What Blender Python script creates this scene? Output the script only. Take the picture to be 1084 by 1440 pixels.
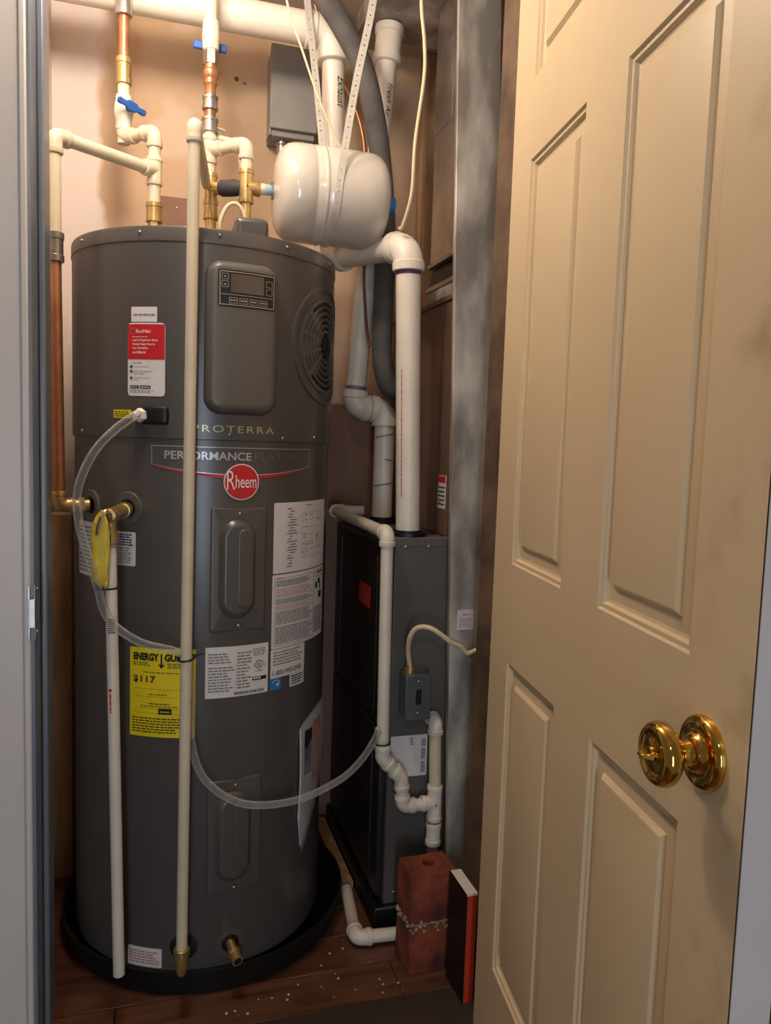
import bpy, math, random
from mathutils import Vector, Matrix, Euler
random.seed(4)
for o in list(bpy.data.objects): bpy.data.objects.remove(o)
SC = bpy.context.scene
COL = SC.collection
R = math.radians
sin, cos, pi = math.sin, math.cos, math.pi

# ------------------------------------------------------------------ camera
cam_d = bpy.data.cameras.new('camera'); cam = bpy.data.objects.new('camera', cam_d); COL.objects.link(cam)
cam_d.sensor_fit = 'VERTICAL'; cam_d.sensor_height = 24.0; cam_d.sensor_width = 24.0; cam_d.lens = 18.0
cam_d.clip_start = 0.02
cam.matrix_world = Matrix.Translation((0, 0, 1.24)) @ Matrix.Rotation(R(-17), 4, 'Z') @ Matrix.Rotation(R(90 - 5.2), 4, 'X') @ Matrix.Rotation(R(1.9), 4, 'Z')
SC.camera = cam
SC.view_settings.view_transform = 'Standard'; SC.view_settings.look = 'None'
SC.view_settings.gamma = 1.0; SC.view_settings.use_curve_mapping = False
SC.view_settings.exposure = 0.45

# ------------------------------------------------------------------ world and lamps
W = bpy.data.worlds.new('world'); SC.world = W; W.use_nodes = True
W.node_tree.nodes['Background'].inputs[0].default_value = (0.62, 0.55, 0.47, 1)
W.node_tree.nodes['Background'].inputs[1].default_value = 0.14

def lamp(name, kind, loc, energy, color, target=None, **kw):
    d = bpy.data.lights.new(name, kind); d.energy = energy; d.color = color
    for k, v in kw.items(): setattr(d, k, v)
    o = bpy.data.objects.new(name, d); COL.objects.link(o); o.location = loc
    if target is not None:
        o.rotation_euler = (Vector(target) - Vector(loc)).to_track_quat('-Z', 'Y').to_euler()
    return o
lamp('closet_bulb', 'POINT', (-0.03, 1.63, 2.34), 5.6, (1.0, 0.82, 0.66), shadow_soft_size=0.035)
lamp('hall_ceiling_lamp', 'POINT', (-0.02, 1.32, 2.29), 15.0, (1.0, 0.85, 0.70), shadow_soft_size=0.07)
lamp('casing_fill_lamp', 'POINT', (-0.45, -0.9, 2.36), 16.0, (1.0, 0.88, 0.76), shadow_soft_size=0.09)  # added fill light behind the camera, brightens the door casing
lamp('hall_window', 'AREA', (-0.30, -1.9, 0.80), 15.0, (0.72, 0.84, 1.0), (0.05, 1.6, 0.85), shape='RECTANGLE', size=0.24, size_y=1.4)

# ------------------------------------------------------------------ materials
def lin(c):
    return tuple((x / 255 / 12.92) if x / 255 <= 0.04045 else ((x / 255 + 0.055) / 1.055) ** 2.4 for x in c) + (1,)

def mat(name, rgb, rough=0.5, metal=0.0, var=0.0, vscale=8.0, bump=0.0, bscale=60.0, coat=0.0, rgb2=None, spec=0.5, stretch=(1, 1, 1), lo=0.35, hi=0.7, rvar=0.0):
    m = bpy.data.materials.new(name); m.use_nodes = True
    nt = m.node_tree; N = nt.nodes; L = nt.links
    b = N['Principled BSDF']
    b.inputs['Base Color'].default_value = lin(rgb); b.inputs['Roughness'].default_value = rough
    b.inputs['Metallic'].default_value = metal; b.inputs['Coat Weight'].default_value = coat
    b.inputs['Specular IOR Level'].default_value = spec
    tc = N.new('ShaderNodeTexCoord'); mp = N.new('ShaderNodeMapping'); mp.inputs['Scale'].default_value = stretch
    L.new(tc.outputs['Object'], mp.inputs['Vector'])
    if var > 0 or rgb2:
        n = N.new('ShaderNodeTexNoise'); n.inputs['Scale'].default_value = vscale; n.inputs['Detail'].default_value = 6
        L.new(mp.outputs[0], n.inputs['Vector'])
        r = N.new('ShaderNodeValToRGB'); r.color_ramp.elements[0].position = lo; r.color_ramp.elements[1].position = hi
        c2 = rgb2 if rgb2 else tuple(max(0, x * (1 - var)) for x in rgb)
        r.color_ramp.elements[0].color = lin(rgb); r.color_ramp.elements[1].color = lin(c2)
        L.new(n.outputs[0], r.inputs[0]); L.new(r.outputs[0], b.inputs['Base Color'])
        if rvar:
            mr = N.new('ShaderNodeMapRange'); mr.inputs['To Min'].default_value = rough; mr.inputs['To Max'].default_value = rough + rvar
            L.new(n.outputs[0], mr.inputs[0]); L.new(mr.outputs[0], b.inputs['Roughness'])
    if bump > 0:
        n2 = N.new('ShaderNodeTexNoise'); n2.inputs['Scale'].default_value = bscale; n2.inputs['Detail'].default_value = 4
        L.new(mp.outputs[0], n2.inputs['Vector'])
        bp = N.new('ShaderNodeBump'); bp.inputs['Strength'].default_value = bump; bp.inputs['Distance'].default_value = 0.004
        L.new(n2.outputs[0], bp.inputs['Height']); L.new(bp.outputs[0], b.inputs['Normal'])
    return m

M = {}
M['jacket'] = mat('heater_grey_paint', (88, 84, 82), 0.30, 0.0, 0.06, 3, 0.02, 200, spec=0.6)
M['cover'] = mat('heater_cover_grey', (96, 92, 88), 0.38, 0.0, 0.05, 4, 0.03, 300, spec=0.5)
M['black'] = mat('black_plastic', (16, 16, 17), 0.45, 0, 0.1, 20)
M['blackmetal'] = mat('black_pan_plastic', (14, 14, 14), 0.55, 0, 0.2, 12)
M['lcd'] = mat('lcd_glass', (92, 84, 76), 0.15, 0, 0.05, 10)
M['key'] = mat('keypad_line', (170, 160, 145), 0.5, 0, 0.05, 10)
M['paper'] = mat('label_paper', (226, 222, 220), 0.5, 0, 0.03, 30)
M['ink'] = mat('black_ink', (28, 27, 28), 0.6, 0, 0.05, 30)
M['greyink'] = mat('grey_ink', (120, 118, 118), 0.6, 0, 0.05, 30)
M['redink'] = mat('red_ink', (205, 30, 40), 0.5, 0, 0.05, 30)
M['pinkink'] = mat('pale_red_ink', (200, 120, 110), 0.5, 0, 0.05, 30)
M['yellow'] = mat('yellow_label', (240, 216, 20), 0.5, 0, 0.04, 30)
M['bluelabel'] = mat('blue_label', (40, 125, 190), 0.5, 0, 0.04, 30)
M['white'] = mat('white_print', (240, 236, 232), 0.5, 0, 0.03, 30)
M['silver'] = mat('silver_letters', (196, 196, 198), 0.3, 0.35, 0.05, 30)
M['dimsilver'] = mat('dim_silver_letters', (128, 128, 132), 0.3, 0.4, 0.05, 30)
M['goldletter'] = mat('gold_letters', (196, 184, 156), 0.3, 0.4, 0.05, 30)
M['cpvc'] = mat('cream_cpvc', (224, 211, 186), 0.42, 0, 0.06, 14)
M['pvc'] = mat('white_pvc', (232, 224, 210), 0.38, 0, 0.05, 10)
M['purple'] = mat('purple_primer', (120, 70, 130), 0.5, 0, 0.2, 30)
M['copper'] = mat('copper', (206, 150, 112), 0.36, 0.75, 0.25, 16, rgb2=(160, 104, 74))
M['brass'] = mat('brass_fitting', (220, 188, 128), 0.32, 0.8, 0.15, 30)
M['polbrass'] = mat('polished_brass', (222, 178, 88), 0.09, 1.0, 0.05, 8)
M['steel'] = mat('zinc_steel', (186, 182, 176), 0.32, 0.9, 0.15, 30)
M['strap'] = mat('bright_zinc_strap', (226, 222, 214), 0.4, 0.35, 0.06, 40)
M['chrome'] = mat('chrome', (215, 215, 218), 0.12, 1.0, 0.03, 30)
M['bluehandle'] = mat('blue_handle', (34, 86, 170), 0.4, 0, 0.08, 30)
M['bluecap'] = mat('blue_cap', (40, 130, 205), 0.4, 0, 0.08, 30)
M['rubber'] = mat('dark_rubber', (62, 60, 60), 0.7, 0, 0.1, 40)
M['exptank'] = mat('expansion_tank_enamel', (206, 200, 190), 0.16, 0, 0.03, 6, coat=0.3)
M['greybox'] = mat('grey_box_paint', (142, 140, 136), 0.45, 0, 0.05, 12)
M['foam'] = mat('grey_foam_insulation', (92, 88, 86), 0.8, 0, 0.2, 20, 0.3, 120)
M['cable'] = mat('cream_cable', (226, 206, 168), 0.5, 0, 0.05, 40)
M['thinwire'] = mat('thermostat_wire', (120, 60, 45), 0.5, 0, 0.1, 40)
M['tape'] = mat('sealing_tape', (168, 200, 214), 0.5, 0, 0.1, 60)
M['furnace'] = mat('furnace_grey_steel', (98, 94, 91), 0.45, 0.1, 0.08, 5, 0.02, 150)
M['furnacefront'] = mat('furnace_dark_panel', (44, 41, 40), 0.38, 0.2, 0.08, 5)
M['coil'] = mat('coil_cabinet_brown', (122, 92, 76), 0.6, 0.1, 0.15, 5)
M['galv'] = mat('galvanised_sheet', (146, 138, 130), 0.5, 0.25, 0.2, 7, 0.05, 60, rgb2=(222, 214, 202), stretch=(1.6, 1.6, 0.6), lo=0.45, hi=0.68, rvar=0.1)
M['foil'] = mat('foil_sheet', (150, 146, 142), 0.25, 0.85, 0.2, 9, 0.5, 22, rgb2=(196, 180, 172))
M['switchbox'] = mat('switch_box_steel', (112, 116, 120), 0.4, 0.5, 0.1, 20)
M['brick'] = mat('red_brick', (150, 72, 48), 0.9, 0, 0.35, 14, 0.8, 70, rgb2=(70, 34, 28))
M['mortar'] = mat('mortar', (172, 150, 128), 0.9, 0, 0.3, 50, 0.7, 90)
M['redbox'] = mat('red_box_card', (212, 66, 40), 0.5, 0, 0.06, 12)
M['whitecard'] = mat('white_card', (232, 224, 212), 0.5, 0, 0.04, 12)
M['wood'] = mat('wood_stud', (222, 182, 140), 0.7, 0, 0.22, 6, 0.2, 40, stretch=(6, 6, 0.8))
M['darkwood'] = mat('dark_wood', (60, 46, 38), 0.7, 0, 0.3, 6)
M['casing'] = mat('white_trim_paint', (214, 208, 204), 0.38, 0, 0.02, 6)
M['jamb'] = mat('jamb_shade_blue', (116, 124, 136), 0.3, 0, 0.06, 5)  # blue-grey of shade and reflected daylight put into the jamb colour
M['dirtyjamb'] = mat('stained_jamb', (118, 96, 78), 0.7, 0, 0.5, 9, rgb2=(62, 46, 38))
M['board'] = mat('brown_hardboard', (152, 112, 92), 0.65, 0, 0.12, 4)
M['ceil'] = mat('ceiling_paint', (200, 184, 166), 0.8, 0, 0.05, 4)
M['hallwall'] = mat('hall_wall_paint', (198, 186, 172), 0.75, 0, 0.03, 5)
M['purplecap'] = mat('primer_stained_pipe', (150, 120, 150), 0.5, 0, 0.2, 20)
M['tag'] = mat('yellow_tag', (226, 198, 60), 0.4, 0, 0.12, 30, 0.3, 40)
M['edge'] = mat('door_edge_white', (214, 206, 204), 0.5, 0, 0.03, 6)
M['dirt'] = mat('floor_crumbs', (214, 200, 180), 0.9, 0, 0.2, 80)
M['pouch'] = None

def floor_mat():
    m = mat('brown_floor_planks', (112, 74, 54), 0.34, 0, 0.3, 5, 0.06, 40, rgb2=(66, 40, 30), stretch=(1, 7, 1))
    return m
M['floor'] = floor_mat()

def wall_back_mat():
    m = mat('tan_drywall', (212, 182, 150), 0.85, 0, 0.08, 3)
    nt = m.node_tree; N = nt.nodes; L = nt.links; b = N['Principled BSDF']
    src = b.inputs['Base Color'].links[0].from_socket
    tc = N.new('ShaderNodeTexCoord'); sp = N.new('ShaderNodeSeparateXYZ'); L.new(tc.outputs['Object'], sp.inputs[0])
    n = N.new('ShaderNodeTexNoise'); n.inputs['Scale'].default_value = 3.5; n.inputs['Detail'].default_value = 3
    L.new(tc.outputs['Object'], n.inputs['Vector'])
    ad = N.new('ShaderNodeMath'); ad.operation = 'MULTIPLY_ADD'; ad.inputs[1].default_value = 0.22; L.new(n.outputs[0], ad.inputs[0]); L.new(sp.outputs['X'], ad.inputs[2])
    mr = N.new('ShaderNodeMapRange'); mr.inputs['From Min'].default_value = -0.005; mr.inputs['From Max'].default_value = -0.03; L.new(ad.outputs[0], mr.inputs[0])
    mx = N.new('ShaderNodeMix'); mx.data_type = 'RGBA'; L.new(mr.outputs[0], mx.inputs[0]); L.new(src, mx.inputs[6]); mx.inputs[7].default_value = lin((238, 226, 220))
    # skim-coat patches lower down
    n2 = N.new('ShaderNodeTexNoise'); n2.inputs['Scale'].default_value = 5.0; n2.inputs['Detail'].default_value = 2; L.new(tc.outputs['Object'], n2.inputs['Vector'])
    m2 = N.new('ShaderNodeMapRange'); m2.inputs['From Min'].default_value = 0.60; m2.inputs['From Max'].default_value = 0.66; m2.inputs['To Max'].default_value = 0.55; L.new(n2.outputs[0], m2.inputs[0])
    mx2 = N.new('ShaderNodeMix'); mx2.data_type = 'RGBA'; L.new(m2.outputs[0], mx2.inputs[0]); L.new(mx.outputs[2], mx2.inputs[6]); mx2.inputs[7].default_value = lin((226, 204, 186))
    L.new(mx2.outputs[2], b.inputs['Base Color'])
    return m
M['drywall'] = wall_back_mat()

def door_mat():
    m = mat('cream_door_paint', (218, 196, 160), 0.42, 0, 0.03, 3, 0.03, 90)
    nt = m.node_tree; N = nt.nodes; L = nt.links; b = N['Principled BSDF']
    src = b.inputs['Base Color'].links[0].from_socket
    tc = N.new('ShaderNodeTexCoord'); sp = N.new('ShaderNodeSeparateXYZ'); L.new(tc.outputs['Object'], sp.inputs[0])
    mr = N.new('ShaderNodeMapRange'); mr.inputs['From Min'].default_value = -0.70; mr.inputs['From Max'].default_value = -0.83; L.new(sp.outputs['Y'], mr.inputs[0])
    n = N.new('ShaderNodeTexNoise'); n.inputs['Scale'].default_value = 14; n.inputs['Detail'].default_value = 5; L.new(tc.outputs['Object'], n.inputs['Vector'])
    m1 = N.new('ShaderNodeMapRange'); m1.inputs['From Min'].default_value = 0.5; m1.inputs['From Max'].default_value = 0.72; L.new(n.outputs[0], m1.inputs[0])
    mu = N.new('ShaderNodeMath'); mu.operation = 'MULTIPLY'; L.new(mr.outputs[0], mu.inputs[0]); L.new(m1.outputs[0], mu.inputs[1])
    mu2 = N.new('ShaderNodeMath'); mu2.operation = 'MULTIPLY'; mu2.inputs[1].default_value = 0.6; L.new(mu.outputs[0], mu2.inputs[0])
    mx = N.new('ShaderNodeMix'); mx.data_type = 'RGBA'; L.new(mu2.outputs[0], mx.inputs[0]); L.new(src, mx.inputs[6]); mx.inputs[7].default_value = lin((146, 112, 66))
    L.new(mx.outputs[2], b.inputs['Base Color'])
    return m
M['door'] = door_mat()

def clear_mat(name, tint, fac, rough=0.06, mxf=0.75):
    m = bpy.data.materials.new(name); m.use_nodes = True; nt = m.node_tree; N = nt.nodes; L = nt.links
    out = N['Material Output']; b = N['Principled BSDF']
    b.inputs['Base Color'].default_value = lin((236, 236, 236)); b.inputs['Roughness'].default_value = rough
    t = N.new('ShaderNodeBsdfTransparent'); t.inputs[0].default_value = lin(tint)
    lw = N.new('ShaderNodeLayerWeight'); lw.inputs[0].default_value = 0.35
    mr = N.new('ShaderNodeMapRange'); mr.inputs['To Min'].default_value = fac; mr.inputs['To Max'].default_value = mxf; L.new(lw.outputs['Facing'], mr.inputs[0])
    mx = N.new('ShaderNodeMixShader'); L.new(mr.outputs[0], mx.inputs[0]); L.new(t.outputs[0], mx.inputs[1]); L.new(b.outputs[0], mx.inputs[2])
    L.new(mx.outputs[0], out.inputs[0]); return m
M['cleartube'] = clear_mat('clear_vinyl', (240, 240, 238), 0.07)
M['pouch'] = clear_mat('clear_plastic_sleeve', (240, 240, 240), 0.06, 0.12, 0.3)

# ------------------------------------------------------------------ mesh helpers
ORG = {}
def norg(o): return ORG.get(o, Vector((0, 0, 0)))

class MB:
    def __init__(s): s.v = []; s.f = []
    def add(s, vs, fs):
        b = len(s.v); s.v += [Vector(x) for x in vs]; s.f += [tuple(i + b for i in f) for f in fs]; return s
    def box(s, a, b, Mx=None):
        x0, y0, z0 = a; x1, y1, z1 = b
        vs = [Vector(p) for p in ((x0,y0,z0),(x1,y0,z0),(x1,y1,z0),(x0,y1,z0),(x0,y0,z1),(x1,y0,z1),(x1,y1,z1),(x0,y1,z1))]
        if Mx: vs = [Mx @ v for v in vs]
        return s.add(vs, [(3,2,1,0),(4,5,6,7),(0,1,5,4),(1,2,6,5),(2,3,7,6),(3,0,4,7)])
    def hexa(s, bot, top):
        return s.add(list(bot) + list(top), [(3,2,1,0),(4,5,6,7),(0,1,5,4),(1,2,6,5),(2,3,7,6),(3,0,4,7)])
    def tube(s, pts, r, seg=16, caps=True):
        pts = [Vector(p) for p in pts]; n = len(pts); rs = r if isinstance(r, (list, tuple)) else [r] * n
        T = []
        for i in range(n):
            d = (pts[min(i+1, n-1)] - pts[max(i-1, 0)])
            if i not in (0, n-1):
                a = (pts[i] - pts[i-1]); b = (pts[i+1] - pts[i])
                if a.length > 1e-9 and b.length > 1e-9: d = a.normalized() + b.normalized()
            if d.length < 1e-9: d = T[-1] if T else Vector((0, 0, 1))
            T.append(d.normalized())
        up = Vector((0, 0, 1)) if abs(T[0].z) < 0.9 else Vector((1, 0, 0))
        nrm = (up - T[0] * up.dot(T[0])).normalized(); vs = []
        for i in range(n):
            nrm = (nrm - T[i] * nrm.dot(T[i])).normalized(); bn = T[i].cross(nrm)
            for k in range(seg):
                a = 2 * pi * k / seg; vs.append(pts[i] + (nrm * cos(a) + bn * sin(a)) * rs[i])
        fs = []
        for i in range(n - 1):
            for k in range(seg):
                k2 = (k + 1) % seg; fs.append((i*seg+k, i*seg+k2, (i+1)*seg+k2, (i+1)*seg+k))
        if caps: fs.append(tuple(range(seg))[::-1]); fs.append(tuple((n-1)*seg + k for k in range(seg)))
        return s.add(vs, fs)
    def lathe(s, prof, o, axis=(0, 0, 1), seg=32):
        # prof: (radius, distance along axis)
        o = Vector(o); ax = Vector(axis).normalized()
        return s.tube_profile([(o + ax * t, rr) for rr, t in prof], ax, seg)
    def tube_profile(s, pr, ax, seg):
        up = Vector((0, 0, 1)) if abs(ax.z) < 0.9 else Vector((0, -1, 0))
        n1 = (up - ax * up.dot(ax)).normalized(); n2 = ax.cross(n1); vs = []; fs = []
        for p, r in pr:
            for k in range(seg):
                a = 2 * pi * k / seg; vs.append(p + (n1 * cos(a) + n2 * sin(a)) * max(r, 1e-5))
        for i in range(len(pr) - 1):
            for k in range(seg):
                k2 = (k + 1) % seg; fs.append((i*seg+k, i*seg+k2, (i+1)*seg+k2, (i+1)*seg+k))
        fs.append(tuple(range(seg))[::-1]); fs.append(tuple((len(pr)-1)*seg + k for k in range(seg)))
        return s.add(vs, fs)
    def build(s, name, m, parent=None, loc=None, sharp=38, bevel=0, bseg=2):
        me = bpy.data.meshes.new(name)
        org = norg(parent) if parent else Vector(loc or (0, 0, 0))
        me.from_pydata([tuple(v - org) for v in s.v], [], s.f); me.update()
        for p in me.polygons: p.use_smooth = True
        me.set_sharp_from_angle(angle=R(sharp))
        me.materials.append(m)
        o = bpy.data.objects.new(name, me); COL.objects.link(o)
        if parent: o.parent = parent; ORG[o] = org
        else: o.location = org; ORG[o] = org
        if bevel:
            b = o.modifiers.new('bevel', 'BEVEL'); b.width = bevel; b.segments = bseg; b.limit_method = 'ANGLE'; b.angle_limit = R(40)
        return o

def tag(o, label, cat, group=None, kind=None):
    if label: o['label'] = label
    if cat: o['category'] = cat
    if group: o['group'] = group
    if kind: o['kind'] = kind
    return o
def thing(name, label, cat, loc, group=None):
    o = bpy.data.objects.new(name, None); COL.objects.link(o); o.location = loc; o.empty_display_size = 0.05
    ORG[o] = Vector(loc); return tag(o, label, cat, group)
def struct(o): o['kind'] = 'structure'; return o
def plabel(o, s): o['label'] = s; return o

def fillet(pts, rad, n=7):
    pts = [Vector(p) for p in pts]; out = [pts[0]]
    for i in range(1, len(pts) - 1):
        a = (pts[i-1] - pts[i]); b = (pts[i+1] - pts[i]); la, lb = a.length, b.length; a.normalize(); b.normalize()
        ang = a.angle(b); t = min(rad / max(math.tan(ang / 2), 1e-3), la * 0.98, lb * 0.98)
        p0 = pts[i] + a * t; p1 = pts[i] + b * t
        for k in range(n + 1):
            u = k / n; out.append(p0 * (1-u)**2 + pts[i] * 2*u*(1-u) + p1 * u*u)
    out.append(pts[-1]); return out
def spline(pts, n=8):
    P = [Vector(p) for p in pts]; P = [P[0]*2 - P[1]] + P + [P[-1]*2 - P[-2]]; out = []
    for i in range(1, len(P) - 2):
        for k in range(n):
            t = k / n; a, b, c, d = P[i-1], P[i], P[i+1], P[i+2]
            out.append(0.5 * ((2*b) + (c - a)*t + (2*a - 5*b + 4*c - d)*t*t + (3*b - a - 3*c + d)*t**3))
    out.append(P[-2]); return out

def elbow(pin, c, pout, r, m, parent, leg=None, name='elbow', bend=1.3, label=None):
    c = Vector(c); a = (Vector(pin) - c).normalized(); b = (Vector(pout) - c).normalized()
    leg = leg or r * 2.5; e0 = c + a * leg; e1 = c + b * leg; mb = MB()
    mb.tube(fillet([e0, c, e1], r * bend, 8), r * 1.2, 18)
    for e, d in ((e0, a), (e1, b)):
        mb.tube([e - d * r * 0.75, e - d * r * 0.68, e - d * 0.001, e + d * 0.001], [r*1.2, r*1.3, r*1.3, r*1.24], 18)
    o = mb.build(name, m, parent)
    if label: o['label'] = label
    return o, e0, e1
def run(parent, pts, r, mp, mf=None, leg=None, start=True, end=True, bend=1.3):
    mf = mf or mp; pts = [Vector(p) for p in pts]; last = pts[0]
    for i in range(1, len(pts) - 1):
        _, e0, e1 = elbow(pts[i-1], pts[i], pts[i+1], r, mf, parent, leg, bend=bend)
        if (last - e0).length > 0.002 and (last - pts[i]).length > (e0 - pts[i]).length:
            MB().tube([last, e0 + (e0 - last).normalized() * 0.001], r, 18).build('pipe', mp, parent)
        last = e1
    MB().tube([last, pts[-1]], r, 18).build('pipe', mp, parent)
def sleeve(parent, a, b, r, m, name='coupling', lip=True, seg=18):
    a = Vector(a); b = Vector(b); L = b - a
    if lip:
        ps = [a, a + L*0.02, a + L*0.22, a + L*0.24, a + L*0.76, a + L*0.78, a + L*0.98, b]
        rs = [r*1.02, r*1.1, r*1.1, r, r, r*1.1, r*1.1, r*1.02]
    else: ps = [a, b]; rs = [r, r]
    return MB().tube(ps, rs, seg).build(name, m, parent)
def tee(parent, a, b, c, d, r, m, name='tee'):
    # a-b the through run, c the centre, d the end of the branch
    mb = MB(); a, b, c, d = map(Vector, (a, b, c, d)); mb.tube([a, b], r*1.2, 18); mb.tube([c, d], r*1.2, 18)
    for e, o in ((a, b), (b, a), (d, c)):
        u = (e - o).normalized(); mb.tube([e - u*r*0.7, e - u*r*0.64, e - u*0.001, e + u*0.001], [r*1.2, r*1.3, r*1.3, r*1.24], 18)
    return mb.build(name, m, parent)

# ------------------------------------------------------------------ flat print helpers
def cmap(th, z, r, c=(0.127, 1.944), dr=0.0):
    th0 = R(th)
    return lambda u, v, h: Vector((c[0] + (r + h) * sin(th0 + u / r), c[1] - (r + h) * cos(th0 + u / r), z + v))
def pmap(o, ex, ey):
    o = Vector(o); ex = Vector(ex).normalized(); ey = Vector(ey).normalized(); n = ex.cross(ey)
    return lambda u, v, h: o + ex * u + ey * v + n * h
TXT = {}
def text_geo(s, bold=0.0, spacing=1.0, shear=0.0):
    k = (s, bold, spacing, shear)
    if k in TXT: return TXT[k]
    cu = bpy.data.curves.new('t', 'FONT'); cu.body = s; cu.size = 1.0; cu.offset = bold; cu.space_character = spacing; cu.shear = shear; cu.resolution_u = 3
    ob = bpy.data.objects.new('t', cu); COL.objects.link(ob); bpy.context.view_layer.update()
    me = bpy.data.meshes.new_from_object(ob.evaluated_get(bpy.context.evaluated_depsgraph_get()))
    vs = [(v.co.x, v.co.y) for v in me.vertices]; fs = [tuple(p.vertices) for p in me.polygons]
    bpy.data.objects.remove(ob); bpy.data.curves.remove(cu); bpy.data.meshes.remove(me)
    TXT[k] = (vs, fs); return vs, fs
def text(mb, mp, s, u, v, w=None, h=None, hgt=0.0012, **kw):
    vs, fs = text_geo(s, **kw); x0 = min(p[0] for p in vs); x1 = max(p[0] for p in vs); y0 = min(p[1] for p in vs); y1 = max(p[1] for p in vs)
    sy = h / (y1 - y0) if h else None; sx = w / (x1 - x0) if w else sy
    if sy is None: sy = sx
    mb.add([mp(u + (p[0] - x0) * sx, v + (p[1] - y0) * sy, hgt) for p in vs], fs)
def rect(mb, mp, u0, v0, u1, v1, h=0.0012, n=1):
    vs = []; fs = []
    for i in range(n + 1):
        u = u0 + (u1 - u0) * i / n; vs += [mp(u, v0, h), mp(u, v1, h)]
    for i in range(n): fs.append((2*i, 2*i+2, 2*i+3, 2*i+1))
    mb.add(vs, fs)
def frame(mb, mp, u0, v0, u1, v1, t, h=0.0012, n=6):
    rect(mb, mp, u0, v0, u1, v0 + t, h, n); rect(mb, mp, u0, v1 - t, u1, v1, h, n)
    rect(mb, mp, u0, v0 + t, u0 + t, v1 - t, h); rect(mb, mp, u1 - t, v0 + t, u1, v1 - t, h)
def fine(mb, mp, u0, v0, u1, v1, rows, fill=0.92, word=(0.004, 0.012), h=0.0012, thick=0.42):
    rh = (v1 - v0) / rows
    for i in range(rows):
        v = v1 - (i + 0.75) * rh; u = u0; end = u0 + (u1 - u0) * random.uniform(fill - 0.25, fill)
        while u < end:
            w = random.uniform(*word); rect(mb, mp, u, v, min(u + w, u1), v + rh * thick, h); u += w + 0.0018
def disc(mb, mp, u, v, r0, r1, h=0.0012, n=24):
    vs = []; fs = []
    for i in range(n):
        a = 2 * pi * i / n; vs += [mp(u + r1 * cos(a), v + r1 * sin(a), h), mp(u + r0 * cos(a), v + r0 * sin(a), h)]
    for i in range(n):
        j = (i + 1) % n; fs.append((2*i, 2*j, 2*j+1, 2*i+1))
    if r0 == 0: vs = vs[0::2]; fs = [tuple(range(n))]
    mb.add(vs, fs)
def patch(parent, mp, w, h, m, name='label', th=0.0006, n=10, cr=0.004):
    mb = MB(); vs = []; fs = []; cols = []
    us = [0, cr*0.3, cr] + [cr + (w - 2*cr) * i / n for i in range(1, n)] + [w - cr, w - cr*0.3, w]
    def dv(u):
        e = min(u, w - u)
        return 0 if e >= cr else cr - math.sqrt(max(0, cr*cr - (cr - e)**2))
    for u in us: vs += [mp(u, dv(u), th), mp(u, h - dv(u), th), mp(u, dv(u), -0.0005), mp(u, h - dv(u), -0.0005)]
    for i in range(len(us) - 1):
        a, b = 4*i, 4*i + 4; fs += [(a, b, b+1, a+1), (a, a+2, b+2, b), (a+1, b+1, b+3, a+3)]
    fs += [(0, 1, 3, 2), (a+4, a+6, a+7, a+5)]
    mb.add(vs, fs); return mb.build(name, m, parent)
def rrect(w, h, r, n=6):
    pts = []
    for cx, cy, a0 in ((w/2 - r, h/2 - r, 0), (-w/2 + r, h/2 - r, 90), (-w/2 + r, -h/2 + r, 180), (w/2 - r, -h/2 + r, 270)):
        for k in range(n + 1):
            a = R(a0 + 90 * k / n); pts.append((cx + r * cos(a), cy + r * sin(a)))
    return pts
def pad(parent, mp, cu, cv, w, h, rad, prof, m, name, fillsteps=6, n=6):
    # raised rounded-rectangle pad; prof = [(inset, height)...]; the centre is filled by shrinking loops
    mb = MB(); loops = []; hh = 0
    for ins, hgt in prof:
        loops.append([mp(cu + x, cv + y, hgt) for x, y in rrect(w - 2*ins, h - 2*ins, max(rad - ins, 0.002), n)]); hh = hgt; li = ins
    base = rrect(w - 2*li, h - 2*li, max(rad - li, 0.002), n)
    for k in range(1, fillsteps):
        s_ = 1 - k / fillsteps; loops.append([mp(cu + x*s_, cv + y*(1 - (1 - s_) * 0.9), hh) for x, y in base])
    L = len(base); vs = [p for lp in loops for p in lp]; fs = []
    for i in range(len(loops) - 1):
        for k in range(L):
            k2 = (k + 1) % L; fs.append((i*L+k, i*L+k2, (i+1)*L+k2, (i+1)*L+k))
    # close the narrow slit
    last = (len(loops) - 1) * L; fs.append(tuple(last + k for k in range(L)))
    mb.add(vs, fs); return mb.build(name, m, parent, sharp=50)

# ================================================================== the setting
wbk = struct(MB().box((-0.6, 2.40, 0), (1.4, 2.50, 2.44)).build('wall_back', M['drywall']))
for hx_, hz_, hr_ in ((0.232, 2.288, 0.007), (0.256, 2.279, 0.004)): MB().lathe([(hr_, 0), (hr_ * 0.8, 0.0012), (hr_ * 0.3, 0.0016), (0, 0.0016)], (hx_, 2.40, hz_), (0, -1, 0), 9).build('nail_hole', M['dirtyjamb'], wbk)
struct(MB().box((-0.36, 1.55, 0), (-0.27, 2.40, 2.44)).build('wall_left', M['drywall']))
struct(MB().box((1.27, 1.55, 0), (1.36, 2.40, 2.44)).build('wall_right', M['drywall']))
struct(MB().box((-1.6, -0.4, 2.44), (1.8, 2.5, 2.52)).build('ceiling', M['ceil']))
fw = MB(); fw.box((-1.6, 1.42, 0), (-0.205, 1.55, 2.44)); fw.box((0.735, 1.42, 0), (1.8, 1.55, 2.44)); fw.box((-0.205, 1.42, 2.34), (0.735, 1.55, 2.44))
struct(fw.build('wall_front', M['hallwall']))
fl = MB().box((-1.6, -0.4, -0.08), (1.8, 2.5, -0.012)).build('floor', M['darkwood']); struct(fl)
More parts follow.
